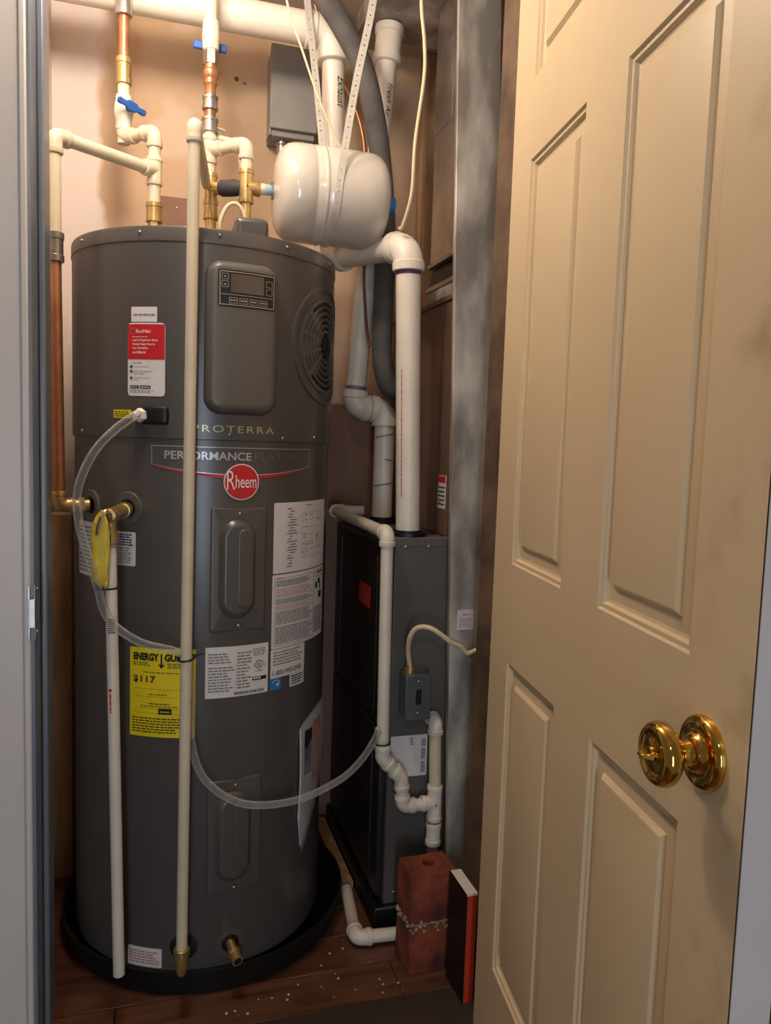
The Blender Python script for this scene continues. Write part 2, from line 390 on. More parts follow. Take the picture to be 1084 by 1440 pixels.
# floor boards, each its own piece
y = 1.532; row = 0
while y < 2.40:
    x = -0.27 + (row % 3) * 0.21 - 0.42
    while x < 1.27:
        x1 = min(x + 0.62, 1.27); xa = max(x, -0.27)
        if x1 - xa > 0.05: MB().box((xa + 0.0008, y + 0.0008, -0.014), (x1 - 0.0008, min(y + 0.118, 2.40), -0.0006 * ((row + int(x*9)) % 3))).build('floor_plank', M['floor'], fl, bevel=0.0012, bseg=1)
        x = x1 + 0.0001
    y += 0.1195; row += 1
y = 1.40; row = 0
while y > -0.3:
    MB().box((-1.6, y - 0.118, -0.014), (1.8, y, 0.0)).build('floor_plank', M['floor'], fl, bevel=0.0012, bseg=1); y -= 0.1195
MB().box((-0.19, 1.415, -0.012), (0.70, 1.529, 0.004)).build('threshold', M['darkwood'], fl, bevel=0.003)
# left side of the doorway: casing, jamb, stop, strike plate
t1 = MB()
t1.box((-0.262, 1.405, 0), (-0.2075, 1.42, 2.36)); t1.box((-0.2075, 1.402, 0), (-0.196, 1.42, 2.36))
t1 = struct(t1.build('trim_1', M['casing'], bevel=0.003))
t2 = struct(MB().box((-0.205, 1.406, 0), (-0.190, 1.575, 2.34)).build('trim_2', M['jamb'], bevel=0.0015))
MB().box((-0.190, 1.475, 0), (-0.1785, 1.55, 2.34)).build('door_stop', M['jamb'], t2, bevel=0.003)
sp = MB(); sp.box((-0.2005, 1.3995, 0.884), (-0.1965, 1.4025, 0.978)); sp.box((-0.1905, 1.4015, 0.884), (-0.1885, 1.44, 0.978)); sp.box((-0.1985, 1.398, 0.905), (-0.1885, 1.4025, 0.955))
sp = sp.build('strike_plate', M['steel'], t2, bevel=0.0008)
for z in (0.893, 0.968): MB().lathe([(0.0035, 0), (0.0035, 0.0008), (0.002, 0.0016)], (-0.1885, 1.422, z), (1, 0, 0), 12).build('screw', M['steel'], sp)
struct(MB().box((0.718, 1.425, 0), (0.735, 1.60, 2.34)).build('trim_3', M['dirtyjamb'], bevel=0.002))
struct(MB().box((0.852, 1.66, 0), (0.89, 1.77, 2.44)).build('trim_4', M['dirtyjamb'], bevel=0.002))
struct(MB().box((-0.270, 2.20, 0), (-0.205, 2.255, 1.020)).build('trim_5', M['wood'], bevel=0.003))     # unpainted stud beside the heater
struct(MB().box((0.80, 2.355, 0), (0.875, 2.40, 2.44)).build('trim_6', M['wood'], bevel=0.003))
struct(MB().box((-0.27, 2.385, 0), (1.27, 2.40, 0.09)).build('baseboard_back', M['casing'], bevel=0.003))

# ================================================================== the open door
HX, HY = 0.656, 1.390
DD = Vector((-sin(R(8)), -cos(R(8)), 0)); DN = Vector((-cos(R(8)), sin(R(8)), 0)); DW = 0.828; DZ0, DZ1 = 0.012, 2.30
def dp(u, z, h): return Vector((HX, HY, 0)) + DD * u + Vector((0, 0, z)) + DN * h
door = bpy.data.objects.new('door_1', None); COL.objects.link(door); door.location = (HX, HY, 0); ORG[door] = Vector((HX, HY, 0)); struct(door)
us = [0, 0.107, 0.347, 0.481, 0.717, DW]; zs = [DZ0, 0.222, 0.835, 1.022, 1.747, 1.887, 2.19, DZ1]
lf = MB(); 
for i in range(5):
    for j in range(7):
        if i in (1, 3) and j in (1, 3, 5): continue
        a, b, c, d = us[i], us[i+1], zs[j], zs[j+1]
        lf.add([dp(a, c, 0), dp(b, c, 0), dp(b, d, 0), dp(a, d, 0)], [(0, 1, 2, 3)])
T = -0.044
lf.add([dp(0, DZ0, T), dp(DW, DZ0, T), dp(DW, DZ1, T), dp(0, DZ1, T), dp(0, DZ0, 0), dp(DW, DZ0, 0), dp(DW, DZ1, 0), dp(0, DZ1, 0)], [(3, 2, 1, 0), (0, 1, 5, 4), (2, 3, 7, 6), (3, 0, 4, 7)])
lf.build('door_leaf', M['door'], door)
MB().add([dp(DW, DZ0, T), dp(DW, DZ1, T), dp(DW + 0.0015, DZ1, T), dp(DW + 0.0015, DZ0, T), dp(DW, DZ0, -0.0012), dp(DW, DZ1, -0.0012), dp(DW + 0.0015, DZ1, -0.0012), dp(DW + 0.0015, DZ0, -0.0012)],
         [(3, 2, 1, 0), (4, 5, 6, 7), (0, 1, 5, 4), (1, 2, 6, 5), (2, 3, 7, 6), (3, 0, 4, 7)]).build('door_edge', M['edge'], door)['label'] = 'white painted latch edge'
PROF = [(0, 0), (0.0025, -0.0045), (0.0060, -0.0040), (0.0085, -0.0040), (0.0115, -0.0095), (0.016, -0.0105), (0.034, -0.0085), (0.040, -0.0025), (0.043, -0.002)]
for i in (1, 3):
    for j in (1, 3, 5):
        a, b, c, d = us[i], us[i+1], zs[j], zs[j+1]; mb = MB(); vs = []; fs = []
        for ins, h in PROF: vs += [dp(a + ins, c + ins, h), dp(b - ins, c + ins, h), dp(b - ins, d - ins, h), dp(a + ins, d - ins, h)]
        for k in range(len(PROF) - 1):
            for q in range(4): fs.append((4*k + q, 4*k + (q+1) % 4, 4*k + 4 + (q+1) % 4, 4*k + 4 + q))
        k = 4 * (len(PROF) - 1); fs.append((k, k+1, k+2, k+3))
        mb.add(vs, fs).build('door_panel', M['door'], door, sharp=12)
# knob
VZ = Vector((0, 0, 1)); kc = dp(0.7574, 0.930, 0)
kn = MB().lathe([(0.0, 0.034), (0.013, 0.0345), (0.020, 0.036), (0.0275, 0.0385), (0.0322, 0.043), (0.0338, 0.0485), (0.0328, 0.054), (0.0300, 0.0582), (0.0262, 0.0600), (0.0238, 0.0590), (0.0215, 0.0572), (0.016, 0.0576), (0.010, 0.0590), (0.0, 0.059)], kc, DN, 48)
kn.lathe([(0.0150, 0.015), (0.0132, 0.018), (0.0126, 0.026), (0.0132, 0.031), (0.0145, 0.0352)], kc, DN, 40)
kn = kn.build('door_knob', M['polbrass'], door, sharp=60); kn['label'] = 'polished brass privacy knob'
MB().lathe([(0.039, 0.0), (0.039, 0.004), (0.0375, 0.0075), (0.034, 0.0095), (0.029, 0.0102), (0.026, 0.0090), (0.0215, 0.0100), (0.0200, 0.0135), (0.0170, 0.0170), (0.0140, 0.0180), (0.0, 0.018)], kc, DN, 40).build('rosette', M['polbrass'], kn, sharp=60)
tt = MB(); tt.lathe([(0.0085, 0.059), (0.0085, 0.061), (0.007, 0.0625), (0, 0.0625)], kc, DN, 20)
a0 = kc + DN * 0.060
tt.hexa([a0 + DD*s1*0.0095 + VZ*s2*0.0042 for s1, s2 in ((-1,-1),(1,-1),(1,1),(-1,1))], [a0 + DN*0.0125 + DD*s1*0.0050 + VZ*s2*0.0014 for s1, s2 in ((-1,-1),(1,-1),(1,1),(-1,1))])
tt.build('thumb_turn', M['polbrass'], kn, bevel=0.0008)
for ang in (90, 270):
    q = kc + DN * 0.0098 + (DD * cos(R(ang)) + Vector((0, 0, 1)) * sin(R(ang))) * 0.030
    MB().lathe([(0.003, -0.001), (0.003, 0.0004), (0.0018, 0.001), (0, 0.001)], q, DN, 10).build('screw', M['brass'], kn)
for z in (0.30, 1.15, 2.0):
    MB().tube([dp(-0.004, z - 0.045, -0.039), dp(-0.004, z + 0.045, -0.039)], 0.0055, 12).build('hinge', M['brass'], door)

# ================================================================== the water heater
TC = (0.127, 1.944); ZB = 0.062
wh = thing('water_heater', 'tall dark grey cylindrical tank water heater with red round badge, standing in black pan', 'water heater', (TC[0], TC[1], ZB - 0.012))
def tl(prof): return MB().lathe(prof, (TC[0], TC[1], 0), (0, 0, 1), 128)
tl([(0.285, 0.050), (0.297, 0.056), (0.300, 0.065), (0.300, 1.225), (0.300, 1.236), (0.0, 1.236)]).build('tank_jacket', M['jacket'], wh)
tl([(0.2985, 1.231), (0.304, 1.233), (0.3045, 1.238), (0.3045, 1.646), (0.0, 1.646)]).build('upper_shroud', M['jacket'], wh)
tl([(0.3035, 1.628), (0.3062, 1.630), (0.3066, 1.634), (0.3060, 1.6375), (0.3060, 1.655), (0.3040, 1.6600), (0.300, 1.6605), (0.296, 1.657), (0.0, 1.657)]).build('top_rim', M['jacket'], wh)
def on(th, z, r): return Vector((TC[0] + r * sin(R(th)), TC[1] - r * cos(R(th)), z))
def nd(th): return Vector((sin(R(th)), -cos(R(th)), 0))
def screw(th, z, r=0.3005, s=0.0042): MB().lathe([(s, -0.001), (s, 0.0008), (s*0.75, 0.0022), (s*0.3, 0.003), (0, 0.003)], on(th, z, r), nd(th), 12).build('screw', M['steel'], wh)
for th in (-63, -30, 0.5, 28.7, 60): screw(th, 1.647, 0.306, 0.0035)
for th, z in ((-64, 1.243), (5.2, 1.2445), (28.5, 1.2405), (48.8, 1.245)): screw(th, z, 0.3045)
# control cover with display
mc = cmap(9.3, 1.442, 0.3045)
cov = pad(wh, mc, 0, 0, 0.152, 0.312, 0.034, [(0, -0.002), (0.001, 0.006), (0.006, 0.019), (0.012, 0.0245), (0.018, 0.026), (0.024, 0.0262)], M['cover'], 'control_cover')
mdl = cmap(9.3, 1.442, 0.3045 + 0.0262)
dsp = patch(cov, cmap(-0.3, 1.503, 0.3305), 0.121, 0.073, M['black'], 'display_panel', 0.0012, 8, 0.004)
md = cmap(-0.3, 1.503, 0.3305); mb = MB(); frame(mb, md, 0.003, 0.003, 0.118, 0.070, 0.0016, 0.002)
for v in (0.038, 0.053): frame(mb, md, 0.0075, v, 0.0205, v + 0.0125, 0.0008, 0.002, 2)
for v in (0.030, 0.046): frame(mb, md, 0.0995, v, 0.1135, v + 0.0125, 0.0008, 0.002, 2)
for u in (0.022, 0.043, 0.064, 0.085): frame(mb, md, u, 0.007, u + 0.0175, 0.0185, 0.0009, 0.002, 2); fine(mb, md, u + 0.003, 0.010, u + 0.0155, 0.0155, 1, 1.2, (0.003, 0.006), 0.002, 0.6)
rect(mb, md, 0.006, 0.0235, 0.115, 0.0245, 0.002, 6)
mb.add([md(0.0115, 0.042, 0.002), md(0.0165, 0.042, 0.002), md(0.014, 0.0465, 0.002)], [(0, 1, 2)]); mb.add([md(0.0115, 0.0605, 0.002), md(0.0165, 0.0605, 0.002), md(0.014, 0.0565, 0.002)], [(0, 2, 1)])
mb.build('keypad', M['key'], cov)
mb = MB(); rect(mb, md, 0.0255, 0.0285, 0.0945, 0.0655, 0.0019, 6); sc = mb.build('screen', M['lcd'], cov)
# fan grille on the right
gth, gz = 57.5, 1.455; mg = cmap(gth, gz, 0.3045)
def arc(mb, mp, r0, r1, a0, a1, h0, h1, n=14):
    vs = []; fs = []
    for i in range(n + 1):
        a = R(a0 + (a1 - a0) * i / n)
        for r_, h_ in ((r0, h0), (r0, h1), (r1, h1), (r1, h0)): vs.append(mp(r_ * cos(a), r_ * sin(a), h_))
    for i in range(n):
        for k in range(3): fs.append((4*i + k, 4*i + 4 + k, 4*i + 5 + k, 4*i + 1 + k))
    fs += [(0, 1, 2, 3), (4*n, 4*n + 3, 4*n + 2, 4*n + 1)]; mb.add(vs, fs)
mb = MB(); arc(mb, mg, 0.020, 0.106, 0, 360, -0.001, 0.0006, 48); gr = mb.build('vent_grille', M['black'], wh)
mb = MB(); arc(mb, mg, 0.126, 0.134, 0, 360, -0.001, 0.004, 60); arc(mb, mg, 0.104, 0.110, 0, 360, -0.001, 0.003, 60); mb.build('grille_rim', M['jacket'], gr)
for k in range(6):
    r0 = 0.0325 + k * 0.0136; mb = MB(); arc(mb, mg, r0, r0 + 0.0052, 0, 360, 0, 0.003, 48); mb.build('louver', M['jacket'], gr)
for a in (42, 138, 222, 318): 
    mb = MB(); arc(mb, mg, 0.022, 0.106, a - 4, a + 4, 0, 0.0034, 2); mb.build('spoke', M['jacket'], gr)
mb = MB(); arc(mb, mg, 0.0, 0.026, 0, 360, 0, 0.004, 30); mb.build('grille_hub', M['black'], gr)
for a in (180, 0):
    for da in (-14, 14):
        mb = MB(); arc(mb, mg, 0.03, 0.105, a + da - 3.5, a + da + 3.5, 0, 0.0038, 2); mb.build('spoke', M['jacket'], gr)
# element access covers
for zc, hh in ((0.9565, 0.268), (0.361, 0.262)):
    ma = cmap(10.0, zc, 0.300)
    ac = pad(wh, ma, 0, 0, 0.122, hh, 0.006, [(0, -0.001), (0.0008, 0.004), (0.003, 0.0055), (0.005, 0.0055)], M['jacket'], 'access_cover', 5, 4)
    pad(ac, ma, -0.004, 0.002, 0.080, hh - 0.056, 0.0385, [(0, 0.005), (0.003, 0.008), (0.010, 0.015), (0.0135, 0.0165), (0.016, 0.0165)], M['jacket'], 'embossed_panel', 5, 8)
    pad(ac, ma, 0.010, 0.004, 0.034, hh - 0.096, 0.016, [(0, 0.016), (0.002, 0.0185), (0.004, 0.0188)], M['jacket'], 'embossed_rib', 3, 8)
    for dz in (hh/2 - 0.012, -hh/2 + 0.014): 
        p = ma(0, dz, 0.0055); MB().lathe([(0.0042, -0.001), (0.0042, 0.001), (0.002, 0.0026), (0, 0.0026)], p, nd(10), 12).build('screw', M['steel'], ac)
# brand band, badge and model name
RB = 0.3008
mb = MB(); m1 = cmap(-25.2, 1.175, RB); bw = R(71.2) * RB
rect(mb, m1, 0, 0.0415, bw, 0.0430, 0.0006, 24); rect(mb, m1, 0, 0.004, 0.0015, 0.0415, 0.0006); rect(mb, m1, bw - 0.0015, 0.004, bw, 0.0415, 0.0006)
def swoosh(u): t = u / bw; return -0.021 * math.sin(pi * min(1, max(0, t))) ** 0.8
n = 40
def band(mb, d0, d1, h):
    vs = []; fs = []
    for i in range(n + 1):
        u = bw * i / n; s = swoosh(u); taper = 0.25 + 0.75 * math.sin(pi * i / n); vs += [m1(u, 0.005 + s + d0 * taper, h), m1(u, 0.005 + s + d1 * taper, h)]
    for i in range(n): fs.append((2*i, 2*i+2, 2*i+3, 2*i+1))
    mb.add(vs, fs)
band(mb, 0.0, 0.0022, 0.0007); bd = mb.build('brand_band', M['silver'], wh)
mb = MB(); band(mb, -0.0065, -0.0002, 0.0006); mb.build('red_swoosh', M['redink'], bd)
mb = MB(); text(mb, m1, 'PERFORMANCE', 0.028, 0.0155, w=0.1805, h=0.0175, hgt=0.0008, bold=0.018); mb.build('lettering', M['silver'], bd)
mb = MB(); text(mb, m1, 'PLATINUM', 0.2165, 0.0155, w=0.145, h=0.0175, hgt=0.0008, bold=-0.012); mb.build('lettering', M['dimsilver'], bd)
mr_ = cmap(10.6, 1.1455, RB); mb = MB(); disc(mb, mr_, 0, 0, 0, 0.0385, 0.0016, 40); bg = mb.build('round_badge', M['white'], wh)
mb = MB(); disc(mb, mr_, 0, 0, 0, 0.0362, 0.0022, 40); mb.build('badge_disc', M['redink'], bg)
mb = MB(); text(mb, mr_, 'R', -0.0315, -0.016, w=0.017, h=0.040, hgt=0.0028, bold=-0.006); text(mb, mr_, 'heem', -0.0135, -0.0125, w=0.0455, h=0.027, hgt=0.0028, bold=0.004); mb.build('badge_lettering', M['white'], bg)
mb = MB(); text(mb, cmap(-9.0, 1.2485, 0.3045), 'PROTERRA', 0, 0, w=0.176, h=0.0148, hgt=0.0007, spacing=1.25, bold=0.004); mb.build('model_lettering', M['goldletter'], wh)
# labels
def lab(th0, z0, th1, z1, m, cr=0.003, r=0.3004, text_label=None):
    w = R(th1 - th0) * r; h = z1 - z0; mp = cmap(th0, z0, r); o = patch(wh, mp, w, h, m, 'label', 0.0006, max(4, int(w / 0.012)), cr)
    if text_label: o['label'] = text_label
    return o, mp, w, h
def prt(mb, o, m, name='print'): 
    if mb.v:
        q = mb.build(name, M[m], o)
        if name == 'print': q['kind'] = 'stuff'
o, mp, w, h = lab(-33.6, 1.4685, -22.9, 1.4985, M['paper'], 0.001, 0.3049, 'small white sticker'); mb = MB(); fine(mb, mp, 0.006, 0.011, 0.05, 0.018, 1, 1.1, (0.004, 0.010)); prt(mb, o, 'greyink')
o, mp, w, h = lab(-35.1, 1.318, -19.6, 1.4665, M['paper'], 0.007, 0.3049, 'red and white app instruction sticker')
mb = MB(); rect(mb, mp, 0.0005, 0.0745, w - 0.0005, h - 0.003, 0.0011, 8); prt(mb, o, 'redink', 'red_field')
mb = MB(); text(mb, mp, 'EcoNet', 0.0205, 0.128, w=0.031, hgt=0.0016, bold=0.01)
for s, v in (('Leak & Diagnostic Alerts', 0.1105), ('Energy Usage Reports', 0.1025), ('Easy Scheduling', 0.0945), ('and More!', 0.0865)): text(mb, mp, s, 0.012, v, h=0.0052, hgt=0.0016, bold=0.012)
fine(mb, mp, 0.012, 0.1185, 0.045, 0.1215, 1, 1.0, (0.003, 0.007), 0.0016); prt(mb, o, 'white', 'lettering')
mb = MB(); disc(mb, mp, 0.0125, 0.1315, 0.0048, 0.0062, 0.0016); prt(mb, o, 'greyink', 'round_mark')
mb = MB()
for v in (0.0595, 0.050, 0.0365): disc(mb, mp, 0.0085, v, 0, 0.0034, 0.0013, 16)
for s, v in (('Download EcoNet app', 0.0575), ('Enter WiFi details on', 0.0485), ('water heater', 0.0440), ('Use the app to complete', 0.035), ('setup', 0.0305)): text(mb, mp, s, 0.0145, v, h=0.0033, hgt=0.0013)
rect(mb, mp, 0.006, 0.015, 0.0265, 0.0215, 0.0013, 2); rect(mb, mp, 0.029, 0.015, 0.0525, 0.0215, 0.0013, 2); prt(mb, o, 'ink', 'lettering')
mb = MB(); fine(mb, mp, 0.008, 0.016, 0.025, 0.0205, 1, 1.0, (0.003, 0.006), 0.0018); fine(mb, mp, 0.032, 0.016, 0.051, 0.0205, 1, 1.0, (0.003, 0.006), 0.0018)
for s, v in (('1', 0.0577), ('2', 0.0482), ('3', 0.0347)): text(mb, mp, s, 0.0077, v, h=0.0036, hgt=0.0018)
prt(mb, o, 'white', 'lettering')
mb = MB(); fine(mb, mp, 0.006, 0.006, 0.06, 0.0125, 2, 0.95, (0.003, 0.008)); fine(mb, mp, 0.012, 0.0655, 0.034, 0.0695, 1); prt(mb, o, 'greyink')
o, mp, w, h = lab(-42.0, 1.272, -33.5, 1.289, M['yellow'], 0.001, 0.3049, 'small yellow caution sticker'); mb = MB(); fine(mb, mp, 0.004, 0.002, 0.041, 0.015, 3, 1.0); prt(mb, o, 'ink')
# big label by the right
o, mp, w, h = lab(25.6, 0.9415, 65.0, 1.099, M['paper'], 0.003, 0.3004, 'tall white wiring diagram label'); mb = MB()
for k in range(22): rect(mb, mp, 0.036 + 0.0045 * (k % 3), 0.012 + k * 0.0062, 0.036 + random.uniform(0.012, 0.034), 0.0145 + k * 0.0062, 0.0012)
for k in range(7): rect(mb, mp, 0.085, 0.03 + k * 0.017, 0.175, 0.0306 + k * 0.017, 0.0012, 6)
for u in (0.085, 0.10, 0.127, 0.15, 0.175): rect(mb, mp, u, 0.03, u + 0.0007, 0.132, 0.0012)
for k in range(14): u = random.uniform(0.088, 0.165); v = random.uniform(0.035, 0.128); rect(mb, mp, u, v, u + random.uniform(0.004, 0.012), v + 0.003, 0.0012)
rect(mb, mp, 0.10, 0.148, 0.125, 0.150, 0.0012); prt(mb, o, 'greyink')
o, mp, w, h = lab(25.4, 0.771, 65.0, 0.9385, M['paper'], 0.003, 0.3004, 'white safety warning label in red and black print')
mb = MB(); frame(mb, mp, 0.006, 0.006, 0.142, 0.160, 0.0007); 
for a, b, n_ in ((0.140, 0.155, 5), (0.100, 0.113, 4), (0.054, 0.084, 9), (0.010, 0.050, 11)): fine(mb, mp, 0.010, a, 0.138, b, n_, 1.0)
fine(mb, mp, 0.147, 0.012, 0.200, 0.075, 16, 1.0)
for u, v, a, b in ((0.152, 0.118, 0.012, 0.014), (0.167, 0.128, 0.014, 0.012), (0.178, 0.112, 0.008, 0.018), (0.172, 0.092, 0.02, 0.016)): rect(mb, mp, u, v, u + a, v + b, 0.0012)
rect(mb, mp, 0.1445, 0.008, 0.1452, 0.160, 0.0012); prt(mb, o, 'ink')
mb = MB(); fine(mb, mp, 0.010, 0.116, 0.138, 0.137, 6, 1.0); fine(mb, mp, 0.010, 0.086, 0.138, 0.098, 4, 1.0); prt(mb, o, 'pinkink')
mb = MB(); frame(mb, mp, 0.148, 0.146, 0.203, 0.162, 0.0012, 0.0012, 4); fine(mb, mp, 0.160, 0.150, 0.198, 0.158, 1, 1.1, (0.006, 0.009), 0.0012, 0.8); fine(mb, mp, 0.010, 0.157, 0.04, 0.160, 1); prt(mb, o, 'redink')
o, mp, w, h = lab(25.3, 0.704, 45.8, 0.7695, M['paper'], 0.002, 0.3004, 'white telephone support label')
mb = MB(); fine(mb, mp, 0.006, 0.028, 0.100, 0.062, 5, 0.95); prt(mb, o, 'greyink'); mb = MB(); text(mb, mp, '1-800-995-0982', 0.005, 0.006, w=0.092, h=0.0115, bold=0.004); prt(mb, o, 'ink')
o, mp, w, h = lab(36.2, 0.674, 45.7, 0.7035, M['paper'], 0.002); mb = MB(); fine(mb, mp, 0.004, 0.004, 0.046, 0.027, 4, 1.0, thick=0.55); prt(mb, o, 'ink')
o, mp, w, h = lab(25.2, 0.677, 30.8, 0.7035, M['bluelabel'], 0.001, 0.3004, 'small blue efficiency sticker'); mb = MB()
for k in range(10): a = R(20 + 14 * k); u, v = 0.014 + 0.011 * cos(a), 0.012 + 0.010 * sin(a); rect(mb, mp, u, v, u + 0.0022, v + 0.0012)
mb.add([mp(0.020 + (0.0055 if i % 2 == 0 else 0.0022) * cos(R(90 + 36*i)), 0.012 + (0.0055 if i % 2 == 0 else 0.0022) * sin(R(90 + 36*i)), 0.0012) for i in range(10)], [tuple(range(10))]); prt(mb, o, 'white')
o, mp, w, h = lab(-3.0, 0.678, 23.9, 0.790, M['paper'], 0.002, 0.3004, 'white rating plate label with certification mark'); mb = MB()
fine(mb, mp, 0.006, 0.075, 0.055, 0.100, 4); fine(mb, mp, 0.006, 0.012, 0.062, 0.070, 9); fine(mb, mp, 0.068, 0.016, 0.10, 0.10, 12, 0.8); fine(mb, mp, 0.104, 0.086, 0.138, 0.104, 4)
rect(mb, mp, 0.065, 0.016, 0.0656, 0.075); prt(mb, o, 'greyink')
mb = MB(); disc(mb, mp, 0.118, 0.066, 0.0078, 0.0094, 0.0012, 28); text(mb, mp, 'UL', 0.1135, 0.0615, w=0.009, h=0.009, bold=0.02); text(mb, mp, 'LISTED', 0.110, 0.050, w=0.016, h=0.0035, bold=0.01); text(mb, mp, 'C', 0.1045, 0.062, h=0.004); text(mb, mp, 'US', 0.129, 0.062, h=0.004)
rect(mb, mp, 0.103, 0.031, 0.137, 0.039, 0.0012, 4)
u = 0.062
while u < 0.128: b_ = random.choice((0.0008, 0.0016, 0.0024)); rect(mb, mp, u, 0.004, u + b_, 0.0105); u += b_ + random.choice((0.001, 0.0018))
prt(mb, o, 'ink'); mb = MB(); fine(mb, mp, 0.105, 0.0325, 0.122, 0.038, 1, 1.2, (0.004, 0.006), 0.0018, 0.7); prt(mb, o, 'white')
o, mp, w, h = lab(-34.3, 0.593, -6.8, 0.787, M['yellow'], 0.002, 0.3004, 'large yellow energy guide label'); mb = MB()
text(mb, mp, 'ENERGY', 0.009, 0.167, w=0.058, h=0.0165, bold=0.055); text(mb, mp, 'GUIDE', 0.079, 0.167, w=0.052, h=0.0165, bold=0.055)
rect(mb, mp, 0.0705, 0.158, 0.074, 0.183); mb.add([mp(0.0645, 0.160, 0.0012), mp(0.080, 0.160, 0.0012), mp(0.0722, 0.151, 0.0012)], [(0, 2, 1)])
text(mb, mp, '$117', 0.009, 0.117, w=0.050, h=0.017, bold=0.028, spacing=1.15)
fine(mb, mp, 0.008, 0.155, 0.055, 0.164, 2); fine(mb, mp, 0.085, 0.152, 0.135, 0.164, 3); fine(mb, mp, 0.032, 0.140, 0.110, 0.144, 1, 1.1); rect(mb, mp, 0.010, 0.105, 0.136, 0.1055, 0.0012, 6); rect(mb, mp, 0.010, 0.088, 0.136, 0.0885, 0.0012, 6); fine(mb, mp, 0.044, 0.092, 0.100, 0.096, 1); 
fine(mb, mp, 0.045, 0.071, 0.09, 0.076, 1, 1.2); fine(mb, mp, 0.025, 0.066, 0.115, 0.0695, 1, 1.1); frame(mb, mp, 0.013, 0.052, 0.136, 0.063, 0.0005); rect(mb, mp, 0.066, 0.051, 0.095, 0.064, 0.0013, 3); fine(mb, mp, 0.006, 0.008, 0.13, 0.044, 6, 0.95); rect(mb, mp, 0.130, 0.032, 0.136, 0.052)
prt(mb, o, 'ink'); mb = MB(); text(mb, mp, 'MEDIUM', 0.069, 0.055, w=0.022, h=0.0045, hgt=0.002) if False else fine(mb, mp, 0.070, 0.054, 0.092, 0.060, 1, 1.2, (0.004, 0.006), 0.002); prt(mb, o, 'yellow')
o, mp, w, h = lab(-42.7, 0.9605, -32.0, 1.033, M['paper'], 0.003); mb = MB(); fine(mb, mp, 0.004, 0.042, 0.052, 0.069, 5, 1.0, thick=0.55); prt(mb, o, 'ink'); mb = MB(); fine(mb, mp, 0.004, 0.005, 0.052, 0.040, 7); prt(mb, o, 'greyink')
o, mp, w, h = lab(-70, 0.925, -46, 1.045, M['paper'], 0.003); mb = MB(); fine(mb, mp, 0.005, 0.006, 0.118, 0.112, 12); prt(mb, o, 'greyink')
o, mp, w, h = lab(-34.9, 0.0675, -19.6, 0.111, M['paper'], 0.002, 0.3004, 'small white sticker at the foot'); mb = MB(); fine(mb, mp, 0.004, 0.006, 0.074, 0.038, 5, 1.0); prt(mb, o, 'pinkink')
# condensate port
mq = cmap(-23.4, 1.279, 0.3045); pt = pad(wh, mq, 0, 0, 0.058, 0.038, 0.008, [(0, -0.001), (0.001, 0.007), (0.003, 0.009)], M['black'], 'drain_port', 3, 4)
p0 = on(-28.0, 1.279, 0.310); dq = (nd(-28) * 0.75 + Vector((-0.5, 0, -0.12))).normalized()
MB().lathe([(0.0135, 0), (0.0145, 0.002), (0.0145, 0.011), (0.0125, 0.013), (0.0125, 0.014)], p0, dq, 6).build('hex_nut', M['white'], pt)
MB().lathe([(0.009, 0.013), (0.009, 0.022), (0.0075, 0.024)], p0, dq, 18).build('hose_barb', M['white'], pt)
# water ports on the left, relief valve
for th, z in ((-35.5, 1.083), (-57.4, 1.081)):
    MB().lathe([(0.036, -0.002), (0.036, 0.002), (0.034, 0.004), (0.021, 0.004), (0.018, 0.001), (0.0, 0.001)], on(th, z, 0.300), nd(th), 36).build('port_ring', M['cover'], wh)
    MB().lathe([(0.0175, 0.0015), (0.0175, 0.0025), (0, 0.0025)], on(th, z, 0.300), nd(th), 24).build('port_opening', M['black'], wh)
rv0 = on(-35.5, 1.083, 0.300); rv1 = Vector((-0.078, 1.602, 1.078))
rv = MB(); dv_ = (rv1 - rv0).normalized(); rv.tube([rv0, rv0 + dv_*0.02, rv0 + dv_*0.021, rv0 + dv_*0.036, rv0 + dv_*0.037, rv1 + dv_*0.012], [0.0125, 0.0125, 0.0165, 0.0165, 0.014, 0.015], 18); rv.tube([rv1 + Vector((0, 0, 0.004)), rv1 - Vector((0, 0, 0.034)), rv1 - Vector((0, 0, 0.035)), rv1 - Vector((0, 0, 0.048))], [0.012, 0.012, 0.0145, 0.0145], 18)
rv = rv.build('relief_valve', M['brass'], wh)
lv = MB(); lv.tube([rv1 + dv_*0.012, rv1 + dv_*0.022], 0.012, 16); lv.tube(spline([rv1 + dv_*0.022 + Vector((0,0,0.012)), rv1 + dv_*0.030 + Vector((-0.004,0,0.004)), rv1 + dv_*0.032 + Vector((-0.010,0,-0.014)), rv1 + dv_*0.030 + Vector((-0.014,0,-0.034))], 5), 0.0045, 8); lv.build('test_lever', M['chrome'], rv)
